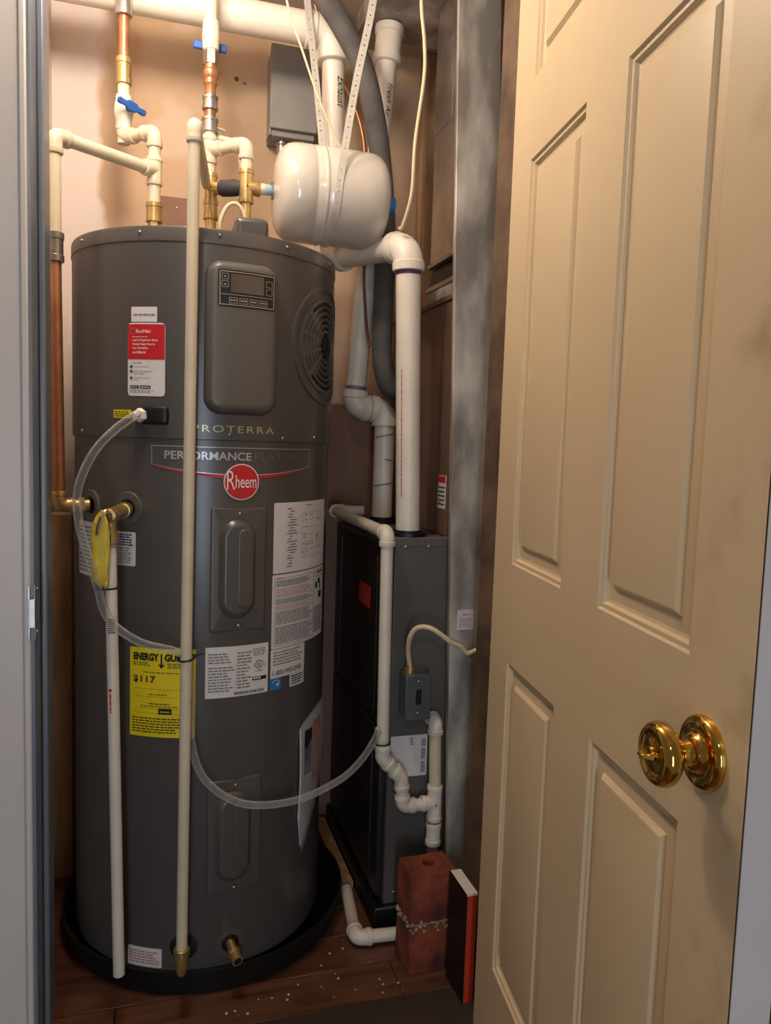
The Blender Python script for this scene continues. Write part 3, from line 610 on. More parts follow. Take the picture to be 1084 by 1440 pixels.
# lower drain valve
MB().lathe([(0.034, -0.002), (0.034, 0.001), (0.020, 0.002), (0.017, -0.002), (0, -0.002)], on(8.8, 0.112, 0.300), nd(8.8), 30).build('port_ring', M['jacket'], wh)
MB().lathe([(0.0185, 0.001), (0.0185, 0.0022), (0, 0.0022)], on(8.8, 0.112, 0.300), nd(8.8), 24).build('port_opening', M['black'], wh)
dvb = MB(); a = on(8.8, 0.112, 0.300); b = a + nd(14) * 0.05 - Vector((0, 0, 0.014)); dvb.tube([a, a + (b - a)*0.45, a + (b - a)*0.46, a + (b - a)*0.6, a + (b - a)*0.62, b], [0.010, 0.010, 0.0135, 0.0135, 0.0115, 0.0125], 16); dvb = dvb.build('drain_valve', M['brass'], wh)
MB().tube([b, b + (b - a).normalized() * 0.0008], 0.0085, 14).build('valve_mouth', M['black'], dvb)
MB().lathe([(0.030, -0.002), (0.030, 0.001), (0.018, 0.002), (0.0, 0.002)], on(-10.5, 0.118, 0.300), nd(-10.5), 30).build('port_ring', M['black'], wh)
# junction cover and cable on top
jb = MB(); jb.box((0.168, 1.715, 1.656), (0.240, 1.80, 1.712)); jb = jb.build('junction_cover', M['jacket'], wh, bevel=0.012, bseg=4)
cab = MB().tube(spline([(0.150, 1.80, 1.66), (0.142, 1.80, 1.71), (0.158, 1.80, 1.752), (0.182, 1.80, 1.758), (0.198, 1.80, 1.725), (0.185, 1.81, 1.68), (0.19, 1.82, 1.658)], 8), 0.0045, 10).build('power_cable', M['cable'], wh); cab['label'] = 'cream power cable loop'

# drain pan
PC = (0.145, 1.99); pan = MB().lathe([(0.340, 0.0), (0.345, 0.003), (0.354, 0.058), (0.358, 0.060), (0.358, 0.063), (0.350, 0.063), (0.341, 0.010), (0.335, 0.0065), (0, 0.0065)], (PC[0], PC[1], 0.0), (0, 0, 1), 96).build('drain_pan', M['blackmetal'], None, (PC[0], PC[1], 0))
tag(pan, 'shallow round black plastic pan under the water heater', 'drain pan')
for v in range(0): pass
stand = MB().lathe([(0.27, 0.0068), (0.275, 0.012), (0.275, 0.0495), (0.0, 0.0495)], (TC[0], TC[1], 0), (0, 0, 1), 64).build('tank_base', M['black'], wh)

# ================================================================== water pipework
VZ = Vector((0, 0, 1))
pa = thing('cold_water_pipe', 'cream water pipe with a small blue-handled valve, leftmost riser above heater', 'water pipe', (0.004, 1.98, 1.66))
r = 0.0142; UA = Vector((-0.070, 2.05, 0)); LA = Vector((0.002, 1.98, 0))
def A(z): return UA + VZ * z
sleeve(pa, A(2.235), A(2.30), 0.0185, M['steel'])
MB().tube([A(2.29), A(2.44)], r, 18).build('pipe', M['cpvc'], pa)
MB().tube([A(2.13), A(2.24)], r * 0.92, 18).build('copper_pipe', M['copper'], pa)
sleeve(pa, A(2.078), A(2.140), 0.0172, M['brass'])
MB().tube([A(1.94), A(2.085)], r, 18).build('pipe', M['cpvc'], pa)
bv = MB().tube([A(2.055), A(2.052), A(2.040), A(2.034), A(2.016), A(2.002), A(1.998), A(1.972), A(1.970)], [r*1.05, 0.0185, 0.0185, 0.021, 0.0225, 0.0205, 0.0185, 0.0185, r*1.05], 20).build('valve_body', M['pvc'], pa)
vd = Vector((0.5, -0.86, 0)).normalized(); vx = Vector((0.86, 0.5, 0)).normalized(); vc = A(2.018) + vd * 0.022
hb = MB(); hb.tube([vc, vc + vd * 0.016], 0.008, 14)
hp = []
for t, wd in ((-0.036, 0.005), (-0.030, 0.007), (-0.016, 0.0055), (-0.009, 0.011), (0.009, 0.011), (0.016, 0.0055), (0.030, 0.007), (0.036, 0.005)): hp.append((t, wd))
vs = []; fs = []; hx = (vx - VZ * 0.18).normalized(); hy = vd.cross(hx)
for t, wd in hp:
    c = vc + vd * 0.013 + hx * t; vs += [c - hy*wd, c + hy*wd, c + hy*wd + vd*0.008, c - hy*wd + vd*0.008]
for i in range(len(hp) - 1):
    for k in range(4): fs.append((4*i + k, 4*i + (k+1) % 4, 4*i + 4 + (k+1) % 4, 4*i + 4 + k))
fs += [(3, 2, 1, 0), tuple(4*len(hp) - 4 + k for k in range(4))]
hb.add(vs, fs); hb.build('valve_handle', M['bluehandle'], pa, bevel=0.001)
zo = 1.955
elbow(A(2.1), A(zo), LA + VZ * zo, r, M['cpvc'], pa)
_, e0, e1 = elbow(A(zo), LA + VZ * zo, LA + VZ * 1.7, r, M['cpvc'], pa)
MB().tube([A(zo), LA + VZ * zo], r, 18).build('pipe', M['cpvc'], pa)
MB().tube([LA + VZ * 1.93, LA + VZ * 1.775], r, 18).build('pipe', M['cpvc'], pa)
bd_ = (Vector((-0.197, 1.78, 1.847)) - Vector((0.002, 1.98, 1.866))).normalized(); tc_ = LA + VZ * 1.866
tee(pa, LA + VZ * 1.895, LA + VZ * 1.832, tc_, tc_ + bd_ * 0.034, r, M['cpvc'])
sleeve(pa, LA + VZ * 1.745, LA + VZ * 1.79, 0.018, M['brass']); MB().tube([LA + VZ * 1.657, LA + VZ * 1.75], 0.0150, 6).build('brass_nipple', M['brass'], pa)
ce = Vector((-0.197, 1.78, 1.847)); MB().tube([tc_ + bd_ * 0.03, ce - bd_ * 0.03], r, 18).build('branch_pipe', M['cpvc'], pa)
elbow(tc_, ce, ce - VZ, r, M['cpvc'], pa)
MB().tube([ce - VZ * 0.03, ce - VZ * 0.21], r, 18).build('pipe', M['cpvc'], pa)
sleeve(pa, ce - VZ * 0.195, ce - VZ * 0.255, 0.0175, M['steel'])
MB().tube([ce - VZ * 0.25, Vector((-0.190, 1.765, 1.115))], r * 0.95, 18).build('copper_pipe', M['copper'], pa)
be = Vector((-0.189, 1.763, 1.083)); bp_ = on(-57.4, 1.083, 0.304)
elbow(be + VZ, be, bp_, 0.0125, M['brass'], pa, 0.030, 'brass_elbow')
hx_ = (bp_ - be); MB().tube([be + hx_ * 0.35, be + hx_ * 0.97], 0.0125, 18).build('brass_nipple', M['brass'], pa)
MB().tube([be + hx_ * 0.62, be + hx_ * 0.80], 0.0165, 6).build('brass_nut', M['brass'], pa)

pb = thing('hot_water_pipe', 'cream and copper riser pipe with blue valve handle behind it, in front of tan wall', 'water pipe', (0.134, 2.0, 1.66))
UB = Vector((0.131, 2.0, 0))
def B(z): return UB + VZ * z
MB().tube([B(2.19), B(2.44)], r, 18).build('pipe', M['cpvc'], pb)
MB().tube([B(2.24), B(2.235), B(2.20), B(2.17), B(2.165)], [r, 0.019, 0.021, 0.019, r], 18).build('valve_body', M['cpvc'], pb)
hb = MB(); hb.box((0.131 - 0.040, 2.028, 2.183), (0.131 + 0.040, 2.037, 2.203)); hb.tube([(0.131, 2.01, 2.193), (0.131, 2.034, 2.193)], 0.008, 12); hb.build('valve_handle', M['bluehandle'], pb, bevel=0.003)
MB().tube([B(2.172), B(2.135)], 0.018, 6).build('hex_coupling', M['steel'], pb)
MB().tube([B(2.14), B(2.125), B(2.12), B(2.108), B(2.102), B(2.09), B(2.085), B(2.04)], [0.015, 0.015, 0.019, 0.019, 0.015, 0.017, 0.0135, 0.0135], 18).build('copper_pipe', M['copper'], pb)
sleeve(pb, B(2.062), B(2.030), 0.0175, M['steel']); MB().tube([B(2.035), B(2.0)], 0.0138, 18).build('copper_pipe', M['copper'], pb)
sleeve(pb, B(2.012), B(1.978), 0.0180, M['steel'])
bl = MB(); bl.tube([B(1.992) + Vector((0.015, 0, 0)), B(1.99) + Vector((0.036, 0, -0.002))], 0.004, 10); bl.build('bleed_screw', M['steel'], pb)
MB().tube([B(1.985), B(1.845)], r, 18).build('pipe', M['cpvc'], pb)
tc2 = B(1.937); EL = Vector((0.2125, 1.925, 1.937)); bd2 = (EL - tc2).normalized()
tee(pb, B(1.968), B(1.905), tc2, tc2 + bd2 * 0.036, r, M['cpvc'])
MB().tube([tc2 + bd2 * 0.03, EL], r, 18).build('pipe', M['cpvc'], pb); elbow(tc2, EL, EL - VZ, r, M['cpvc'], pb)
bt = Vector((0.2125, 1.925, 1.836))
MB().tube([EL - VZ * 0.03, bt + VZ * 0.02], r, 18).build('pipe', M['cpvc'], pb)
# upper bypass loop behind
q0 = B(1.962) + Vector((0, 0.012, 0.012)); run(pb, [q0, q0 + Vector((0.078, 0.0, -0.008)), q0 + Vector((0.080, 0, -0.075))], 0.0085, M['cpvc'], bend=1.6)
tee(pb, bt + VZ * 0.040, bt - VZ * 0.036, bt, bt + Vector((0.032, 0, 0)), 0.0138, M['brass'], 'brass_tee')
MB().tube([bt - VZ * 0.03, bt - VZ * 0.06, Vector((0.2125, 1.925, 1.657))], [0.0125, 0.0125, 0.0125], 16).build('brass_nipple', M['brass'], pb)
MB().tube([bt + Vector((0.03, 0, 0)), bt + Vector((0.066, 0, 0))], 0.011, 16).build('pipe', M['cpvc'], pb)
bx = Vector((0.134, 1.985, 1.842)); bxd = (bt - bx).normalized()
tee(pb, bx + VZ * 0.034, bx - VZ * 0.034, bx, bx + bxd * 0.03, 0.0125, M['brass'], 'brass_tee')
MB().tube([bx + bxd * 0.028, bx + bxd * 0.033, bx + bxd * 0.070, bx + bxd * 0.078, bt - bxd * 0.012], [0.017, 0.0195, 0.0195, 0.0175, 0.012], 20).build('rubber_coupling', M['rubber'], pb)
sleeve(pb, bx - VZ * 0.030, bx - VZ * 0.075, 0.0165, M['brass']); MB().tube([bx - VZ * 0.06, Vector((0.134, 1.985, 1.657))], 0.0135, 16).build('brass_nipple', M['brass'], pb)

# long drain pipe in front of the tank
pc = thing('flush_pipe', 'long cream pipe running down in front of water heater to a brass fitting', 'drain pipe', (0.065, 1.58, 0.10))
ct = Vector((0.0745, 1.58, 1.836)); cb = Vector((0.0655, 1.582, 0.150)); rc = 0.0116
cend = bx + Vector((-0.012, -0.016, 0.004)); _, e0, e1 = elbow(cend, ct, cb, rc, M['cpvc'], pc, 0.034, bend=1.4)
MB().tube([e0, cend], rc, 18).build('pipe', M['cpvc'], pc); MB().tube([e1, cb], rc, 18).build('pipe', M['cpvc'], pc)
MB().tube([cb + VZ*0.012, cb + VZ*0.010, cb - VZ*0.002, cb - VZ*0.004, cb - VZ*0.030, cb - VZ*0.046, cb - VZ*0.05], [0.0125, 0.0165, 0.0165, 0.0145, 0.0145, 0.009, 0.006], 18).build('brass_end_fitting', M['brass'], pc)
MB().tube([cb - VZ*0.020, on(-10.5, 0.122, 0.300)], 0.009, 14).build('brass_nipple', M['brass'], pc)

# relief discharge pipe
pd = thing('relief_pipe', 'thin white plastic pipe hanging from brass relief valve at left of heater', 'drain pipe', (-0.0615, 1.602, 0.112))
dt = Vector((-0.0785, 1.602, 1.044)); db = Vector((-0.0605, 1.600, 0.112))
MB().tube([dt - VZ*0.01, db], 0.0118, 18).build('pipe', M['pvc'], pd)
MB().tube([dt - VZ*0.002, dt - VZ*0.020, dt - VZ*0.021, dt - VZ*0.030], [0.0145, 0.0145, 0.0135, 0.0135], 18).build('coupling', M['greybox'], pd)
mpp = lambda u, v, h: dt + (db - dt).normalized() * v + Vector((sin(u / 0.0118), -cos(u / 0.0118), 0)) * (0.0119 + h)
mb = MB()
for k in range(7): rect(mb, mpp, -0.008, 0.172 + k * 0.0045, 0.006, 0.1742 + k * 0.0045, 0.0004, 3)
mb.build('barcode_print', M['ink'], pd)
mb = MB(); disc(mb, mpp, -0.0055, 0.318, 0, 0.0035, 0.0004, 14); fine(mb, lambda u, v, h: mpp(v, u, h), 0.325, -0.008, 0.365, -0.003, 1, 1.2, (0.006, 0.012), 0.0004, 0.6); mb.build('red_print', M['redink'], pd)

# yellow tag
tgm = MB(); vs = []; fs = []
prof = [(1.092, -0.094, -0.090), (1.080, -0.103, -0.085), (1.066, -0.109, -0.080), (1.050, -0.1125, -0.0775), (1.02, -0.1115, -0.0775), (0.99, -0.1105, -0.0785), (0.965, -0.1105, -0.0795), (0.952, -0.1095, -0.0805), (0.945, -0.100, -0.082), (0.938, -0.090, -0.083)]
for i, (z, x0, x1) in enumerate(prof):
    for k in range(5):
        t = k / 4; vs.append((x0 + (x1 - x0) * t, 1.571 + 0.0045 * sin(i * 2.1 + k * 1.6) + 0.003 * cos(3 * t), z))
for i in range(len(prof) - 1):
    for k in range(4): fs.append((5*i + k, 5*i + 5 + k, 5*i + 6 + k, 5*i + 1 + k))
tg = tgm.add(vs, fs).build('warning_tag', M['tag'], None, (-0.095, 1.573, 0.94)); sd = tg.modifiers.new('s', 'SOLIDIFY'); sd.thickness = 0.0006
tag(tg, 'crumpled yellow plastic tag hanging on brass relief valve', 'tag')

# clear tubing
tb = spline([p0 + dq * 0.022, (-0.030, 1.580, 1.277), (-0.070, 1.57, 1.245), (-0.109, 1.565, 1.197), (-0.135, 1.565, 1.128), (-0.131, 1.565, 1.060), (-0.112, 1.568, 0.985), (-0.0975, 1.573, 0.93), (-0.090, 1.577, 0.895), (-0.068, 1.575, 0.861), (-0.017, 1.573, 0.825), (0.045, 1.588, 0.802), (0.072, 1.602, 0.779), (0.078, 1.608, 0.70), (0.082, 1.603, 0.60), (0.112, 1.602, 0.515), (0.193, 1.613, 0.450), (0.310, 1.652, 0.425), (0.420, 1.694, 0.440), (0.482, 1.716, 0.475), (0.521, 1.728, 0.523), (0.527, 1.722, 0.55)], 7)
ct_ = MB().tube(tb, 0.0082, 14).build('clear_tubing', M['cleartube'], None, (-0.02, 1.58, 0.45)); tag(ct_, 'clear plastic condensate tubing looping across the front of the heater', 'tubing')
def ziptie(c, ax, r0, tail, lb, ry=None):
    c = Vector(c); ax = Vector(ax).normalized(); n1 = Vector((1, 0, 0)); n1 = (n1 - ax * n1.dot(ax)).normalized(); n2 = ax.cross(n1); mb = MB(); N_ = 28; vs = []; fs = []
    for i in range(N_):
        a = 2 * pi * i / N_; d = n1 * cos(a) * r0 + n2 * sin(a) * (ry or r0)
        for s_, q in ((-0.0018, 0), (0.0018, 0), (0.0018, 0.0013), (-0.0018, 0.0013)): vs.append(c + ax * s_ + d + d.normalized() * q)
    for i in range(N_):
        j = (i + 1) % N_
        for k in range(4): fs.append((4*i + k, 4*i + (k+1) % 4, 4*j + (k+1) % 4, 4*j + k))
    mb.add(vs, fs); tl_ = Vector(tail); e = c + tl_.normalized() * (r0 + 0.001); mb.box((-0.004, -0.003, -0.0035), (0.004, 0.003, 0.0035), Matrix.Translation(e)); mb.tube([e, e + tl_ * 0.5, e + tl_], [0.0018, 0.0015, 0.0012], 6)
    o = mb.build('zip_tie', M['black'], None, tuple(c)); tag(o, lb, 'zip tie', 'black zip ties'); return o
ziptie((-0.0865, 1.592, 0.936), (0.02, 0, 1), 0.0225, (0.006, 0.004, 0.002), 'black zip tie around white relief pipe and clear tubing', 0.024)
ziptie((0.0705, 1.590, 0.785), (-0.15, 0, 1), 0.0165, (0.018, -0.006, 0.006), 'black zip tie around long cream pipe beside yellow label', 0.022)
ziptie((0.5415, 1.738, 0.508), (0, 0, 1), 0.0205, (-0.010, 0.004, 0.0), 'black zip tie around furnace condensate pipe', 0.0205)

# document pouch on the right of the tank
mpo = cmap(43.4, 0.0, 0.3004); pz = [(0.0, 0.575, 0.335), (0.012, 0.582, 0.256), (0.04, 0.592, 0.300), (0.08, 0.602, 0.355), (0.12, 0.606, 0.400), (0.16, 0.60, 0.44)]
def sheet(h, ins, name, m, parent, thick):
    mb = MB(); vs = []; fs = []
    for u, z1, z0 in pz:
        for h_ in (h, h + thick):
            for k in range(5): vs.append(mpo(u, z0 + ins + (z1 - z0 - 2*ins) * k / 4, h_ + 0.004 * sin(pi * k / 4)))
    for i in range(len(pz) - 1):
        for k in range(4):
            a = 10*i + k; fs += [(a, a+1, a+11, a+10), (a+5, a+15, a+16, a+6)]
    for k in range(4): fs += [(k, k+5, k+6, k+1), (10*(len(pz)-1) + k, 10*(len(pz)-1) + k + 1, 10*(len(pz)-1) + k + 6, 10*(len(pz)-1) + k + 5)]
    mb.add(vs, fs); return mb.build(name, m, parent, None if parent else mpo(0.05, 0.3, 0))
pou = thing('document_pouch', 'clear plastic sleeve of papers stuck low on right side of heater', 'document pouch', tuple(mpo(0.05, 0.30, 0.001)))
sheet(0.0012, 0.012, 'paper_booklet', M['paper'], pou, 0.002); sheet(0.006, 0.0, 'plastic_sleeve', M['pouch'], pou, 0.0006)
mb = MB(); rect(mb, mpo, 0.012, 0.445, 0.045, 0.555, 0.0090, 3); mb.build('printed_block', M['ink'], pou)
mb = MB(); rect(mb, mpo, 0.05, 0.42, 0.10, 0.565, 0.0090, 4); fine(mb, mpo, 0.018, 0.335, 0.06, 0.40, 6, 1.0, (0.01, 0.02), 0.0090, 0.2); mb.build('printed_block', M['pinkink'], pou)

# ================================================================== expansion tank and strap
EX = Vector((0.0, 1.922, 1.836)); er = 0.1145
ex = thing('expansion_tank', 'cream horizontal expansion tank hung by metal strap above the heater', 'expansion tank', (0.42, 1.922, 1.7215))
def exl(prof): return MB().lathe(prof, EX, (1, 0, 0), 56)
exl([(0.0, 0.277), (0.03, 0.277), (0.060, 0.279), (0.085, 0.285), (0.100, 0.294), (0.109, 0.306), (0.113, 0.320), (er, 0.336), (er, 0.363), (0.1125, 0.366), (er, 0.369), (er, 0.498), (0.113, 0.515), (0.109, 0.529), (0.100, 0.541), (0.085, 0.550), (0.060, 0.556), (0.030, 0.559), (0, 0.559)]).build('tank_shell', M['exptank'], ex, sharp=70)
exl([(er, 0.384), (er + 0.0016, 0.386), (er + 0.0018, 0.389), (er + 0.0016, 0.392), (er, 0.394)]).build('seam_ring', M['exptank'], ex)
exl([(0.019, 0.556), (0.021, 0.560), (0.021, 0.580), (0.019, 0.583), (0, 0.583)]).build('valve_cap', M['bluecap'], ex)['label'] = 'bright blue air valve cap'
exl([(0.020, 0.272), (0.020, 0.279), (0.015, 0.279)]).build('nipple_flange', M['steel'], ex)
exl([(0.0105, 0.255), (0.0125, 0.256), (0.0125, 0.270), (0.0105, 0.273)]).build('sealing_tape', M['tape'], ex)
exl([(0.0128, 0.240), (0.0135, 0.242), (0.0135, 0.256), (0.0128, 0.257)]).build('nipple', M['cpvc'], ex)

path = [Vector((0.512, 1.855, 2.438)), Vector((0.487, 1.838, 2.25)), Vector((0.452, 1.822, 2.08)), Vector((0.427, 1.809, 1.93))]
for k in range(0, 181, 15):
    a = R(k); rr = er + 0.0012; path.append(Vector((0.414 - 0.012 * sin(a) + 0.014 * (k / 180) , EX.y - rr * cos(a), EX.z - rr * sin(a))))
path += [Vector((0.424, 2.040, 1.95)), Vector((0.408, 2.045, 2.10)), Vector((0.388, 2.05, 2.25)), Vector((0.362, 2.055, 2.438))]
sp_ = spline(path, 10)
# resample at constant pitch
cum = [0]
for i in range(1, len(sp_)): cum.append(cum[-1] + (sp_[i] - sp_[i-1]).length)
def at(s):
    for i in range(1, len(cum)):
        if cum[i] >= s: t = (s - cum[i-1]) / max(1e-9, cum[i] - cum[i-1]); return sp_[i-1].lerp(sp_[i], t)
    return sp_[-1]
step = 0.0125; nc = int(cum[-1] / step); mb = MB(); sw = 0.0088
def wd(s):
    d = (at(min(s + 0.004, cum[-1])) - at(max(s - 0.004, 0))).normalized(); x = Vector((1, 0, 0)); x = (x - d * x.dot(d)).normalized(); return d, x
for i in range(nc):
    sm = (i + 0.5) * step; c = at(sm); d, x = wd(sm); s0, s1 = i * step, (i + 1) * step; c0, c1 = at(s0), at(s1); x0, x1 = wd(s0)[1], wd(s1)[1]
    outer = [c1 + x1*sw, c + x*sw, c0 + x0*sw, c0, c0 - x0*sw, c - x*sw, c1 - x1*sw, c1]
    hr = 0.0021 if i % 2 == 0 else 0.0011
    inner = [c + (x * cos(R(45 - 45*k)) + d * sin(R(45 - 45*k))) * hr for k in range(8)]
    vs = outer + inner; fs = [(k, (k + 1) % 8, 8 + (k + 1) % 8, 8 + k) for k in range(8)]
    mb.add(vs, fs)
st = mb.build('hanger_strap', M['strap'], None, tuple(path[0]))
for p_ in st.data.polygons: p_.use_smooth = False
s_ = st.modifiers.new('s', 'SOLIDIFY'); s_.thickness = 0.0009; s_.offset = 1
tag(st, 'perforated galvanised strap looped around the expansion tank', 'hanger strap')

# ================================================================== vent pipes
ve = thing('exhaust_vent_pipe', 'thick white plastic vent pipe rising from front of furnace, elbowing left behind the expansion tank', 'vent pipe', (0.618, 1.825, 1.01))
rp = 0.0302
E0 = Vector((0.618, 1.825, 1.018)); E1 = Vector((0.590, 1.812, 1.712)); E2 = Vector((0.468, 2.105, 1.735)); E3 = Vector((0.455, 2.105, 2.315)); E4 = Vector((-0.265, 2.105, 2.315))
run(ve, [E0, E1, E2, E3], rp, M['pvc'], leg=0.058, bend=1.7)
MB().tube([E1 + (E0 - E1).normalized() * 0.058, E1 + (E0 - E1).normalized() * 0.068], rp * 1.012, 24).build('primer_ring', M['purple'], ve)
MB().tube([E1 + (E2 - E1).normalized() * 0.056, E1 + (E2 - E1).normalized() * 0.0605], rp * 1.02, 24).build('primer_ring', M['purple'], ve)
_, a_, b_ = elbow(E2, E3, E4, 0.036, M['pvc'], ve, 0.075, bend=1.5)
MB().tube([b_, E4], 0.041, 24).build('pipe', M['pvc'], ve)
MB().lathe([(0.036, 0.0), (0.046, 0.002), (0.046, 0.010), (0.036, 0.012), (0.036, 0.016)], (0.618, 1.825, 1.006), (0, 0, 1), 30).build('flange', M['black'], ve)
axd = (E3 - E2).normalized()
mx = lambda u, v, h: E2 + axd * (0.462 - u) + Vector((sin(v / rp + R(24)), -cos(v / rp + R(18)), 0)) * (rp + h)
mb = MB(); text(mb, mx, 'Exhaust', 0, -0.008, w=0.078, h=0.021, hgt=0.0006, shear=0.25); mb.build('handwriting', M['ink'], ve)
mb = MB(); ed = (E1 - E0).normalized(); mz = lambda u, v, h: E0 + ed * (0.40 - u) + Vector((sin(v / rp - R(50)), -cos(v / rp - R(50)), 0)) * (rp + h)
fine(mb, mz, 0.0, -0.003, 0.30, 0.003, 1, 1.2, (0.006, 0.02), 0.0004, 0.5); mb.build('pipe_print', M['pinkink'], ve)

vi = thing('intake_vent_pipe', 'thick white plastic vent pipe with an offset bend, behind the exhaust pipe', 'vent pipe', (0.640, 2.13, 1.01))
I0 = Vector((0.640, 2.13, 1.012)); I1 = Vector((0.640, 2.13, 1.330)); I2 = Vector((0.547, 2.13, 1.338)); I3 = Vector((0.619, 2.135, 2.376))
run(vi, [I0, I1, I2, I3], rp * 0.97, M['pvc'], leg=0.044, bend=1.35)
idr = (I3 - I2).normalized()
sleeve(vi, I2 + idr * 0.94, I3, rp * 1.2, M['pvc'])
for t in (0.0445,): MB().tube([I2 + idr * t, I2 + idr * (t + 0.012)], rp * 0.985, 24).build('primer_ring', M['purplecap'], vi)
MB().lathe([(0.034, 0.0), (0.044, 0.002), (0.044, 0.010), (0.034, 0.012), (0.034, 0.018)], (0.640, 2.13, 1.006), (0, 0, 1), 30).build('flange', M['black'], vi)
my = lambda u, v, h: I2 + idr * (0.88 - u) + Vector((sin(v / rp + R(2)), -cos(v / rp + R(5)), 0)) * (rp + h)
mb = MB(); text(mb, my, 'Fresh Air', 0, 0.002, w=0.092, h=0.016, hgt=0.0006, shear=0.25); mb.build('handwriting', M['ink'], vi)
mb = MB()
for z, s in ((1.26, 8), (1.19, -4), (1.12, 6)): mb.tube([Vector((0.640 + (rp + 0.0003) * sin(R(a)), 2.13 - (rp + 0.0003) * cos(R(a)), z + 0.0006 * s * a / 40)) for a in range(-70 if s > 0 else -10, 50, 10)], 0.0012, 5)
mb.build('pen_marks', M['ink'], vi)

# insulated line, copper line, cables
hs = MB().tube(spline([(0.318, 1.96, 2.438), (0.385, 1.97, 2.345), (0.448, 1.985, 2.28), (0.512, 2.0, 2.19), (0.553, 2.02, 2.08), (0.584, 2.048, 1.96), (0.602, 2.055, 1.80), (0.604, 2.055, 1.63), (0.602, 2.055, 1.49), (0.622, 2.06, 1.405), (0.665, 2.065, 1.375), (0.712, 2.065, 1.37)], 8), 0.028, 20).build('insulated_line', M['foam'], None, (0.60, 2.05, 1.40)); tag(hs, 'thick grey foam insulated refrigerant line curving down behind expansion tank', 'insulated pipe')
cl = MB().tube(spline([(0.40, 2.15, 2.438), (0.455, 2.165, 2.30), (0.520, 2.165, 2.19), (0.559, 2.165, 2.09), (0.573, 2.165, 1.95), (0.5725, 2.172, 1.88)], 8), 0.0055, 10)
cl = cl.build('copper_line', M['copper'], None, (0.52, 2.165, 2.1)); tag(cl, 'thin bare copper tube curving alongside the grey insulated line', 'copper tube')
wc = MB().tube(spline([(0.576, 1.745, 2.377), (0.580, 1.75, 2.24), (0.591, 1.75, 2.152), (0.593, 1.75, 2.075), (0.577, 1.75, 1.931), (0.576, 1.76, 1.82), (0.565, 1.785, 1.752), (0.562, 1.80, 1.748)], 8), 0.0042, 10).build('hanging_cable', M['cable'], None, (0.565, 1.80, 1.75)); tag(wc, 'cream cable hanging from ceiling down to white elbow of vent pipe', 'cable')
tw = MB().tube(spline([(0.265, 1.89, 2.44), (0.297, 1.90, 2.265), (0.336, 1.9, 2.161), (0.382, 1.905, 2.055), (0.436, 1.915, 1.962), (0.455, 1.92, 1.951)], 8), 0.0028, 8).build('thin_cable', M['cable'], None, (0.455, 1.92, 1.95)); tag(tw, 'thin pale cable slanting from ceiling to top of expansion tank', 'cable')
rw = MB().tube(spline([(0.548, 2.06, 1.74), (0.5485, 2.065, 1.68), (0.556, 2.07, 1.60), (0.566, 2.075, 1.53), (0.570, 2.07, 1.50)], 8), 0.004, 8).build('thermostat_wire', M['thinwire'], None, (0.57, 2.07, 1.5)); tag(rw, 'dark red thermostat wire hanging beside the grey insulated line', 'wire')

# wall boxes
eb = thing('electrical_box', 'grey metal electrical disconnect box on the tan wall', 'electrical box', (0.386, 2.40, 2.105))
MB().box((0.322, 2.305, 2.108), (0.450, 2.40, 2.350)).build('box_body', M['greybox'], eb, bevel=0.003)
MB().box((0.318, 2.290, 2.125), (0.4545, 2.312, 2.356)).build('box_cover', M['greybox'], eb, bevel=0.003)
MB().box((0.316, 2.300, 2.108), (0.322, 2.36, 2.130)).build('cover_latch', M['greybox'], eb, bevel=0.001)
MB().tube([(0.36, 2.345, 2.112), (0.36, 2.345, 2.098), (0.36, 2.345, 2.096), (0.36, 2.345, 2.062)], [0.019, 0.019, 0.0145, 0.0145], 16).build('conduit_connector', M['steel'], eb)
wp = thing('wall_outlet_cover', 'small dark brown square plate on the tan wall behind the heater', 'wall plate', (0.065, 2.40, 1.80))
MB().box((0.020, 2.388, 1.80), (0.112, 2.40, 1.928)).build('plate', M['board'], wp, bevel=0.003)
for z in (1.83, 1.898): MB().lathe([(0.004, 0), (0.004, 0.001), (0.002, 0.002), (0, 0.002)], (0.066, 2.388, z), (0, -1, 0), 12).build('screw', M['steel'], wp)
pn = MB().box((0.40, 2.368, 0.0), (0.795, 2.384, 1.352)).build('hardboard_sheet', M['board'], None, (0.6, 2.376, 0), bevel=0.001); tag(pn, 'reddish brown board standing against the back wall behind the furnace', 'board')

# ================================================================== furnace, coil cabinet, ducts
FX0, FX1, FY0, FY1, FZ0, FZ1 = 0.572, 1.20, 1.78, 2.32, 0.062, 1.006
ba = MB().box((0.545, 1.765, 0.0), (1.2, 2.33, 0.060)).build('furnace_platform', M['black'], None, (0.87, 2.05, 0), bevel=0.004); tag(ba, 'low black platform under the grey furnace', 'platform')
fu = thing('furnace', 'grey sheet metal gas furnace with dark front panels, right of the water heater', 'furnace', (0.88, 2.05, FZ0 - 0.002))
MB().box((FX0, FY0, FZ0 - 0.002), (FX1, FY1, FZ1)).build('cabinet', M['furnace'], fu, bevel=0.003)
MB().box((0.553, FY0 + 0.012, 0.515), (FX0 + 0.002, FY1 - 0.008, 0.985)).build('upper_panel', M['furnacefront'], fu, bevel=0.006)
MB().box((0.553, FY0 + 0.012, 0.075), (FX0 + 0.002, FY1 - 0.008, 0.508)).build('lower_panel', M['furnacefront'], fu, bevel=0.006)
for ya in (FY0 + 0.07, FY1 - 0.08): MB().box((0.549, ya, 0.545), (0.555, ya + 0.012, 0.955)).build('panel_rib', M['furnacefront'], fu, bevel=0.002)
lr = MB(); lr.box((0.549, FY0 + 0.07, 0.10), (0.555, FY0 + 0.082, 0.48)); lr.build('panel_rib', M['furnacefront'], fu, bevel=0.002)
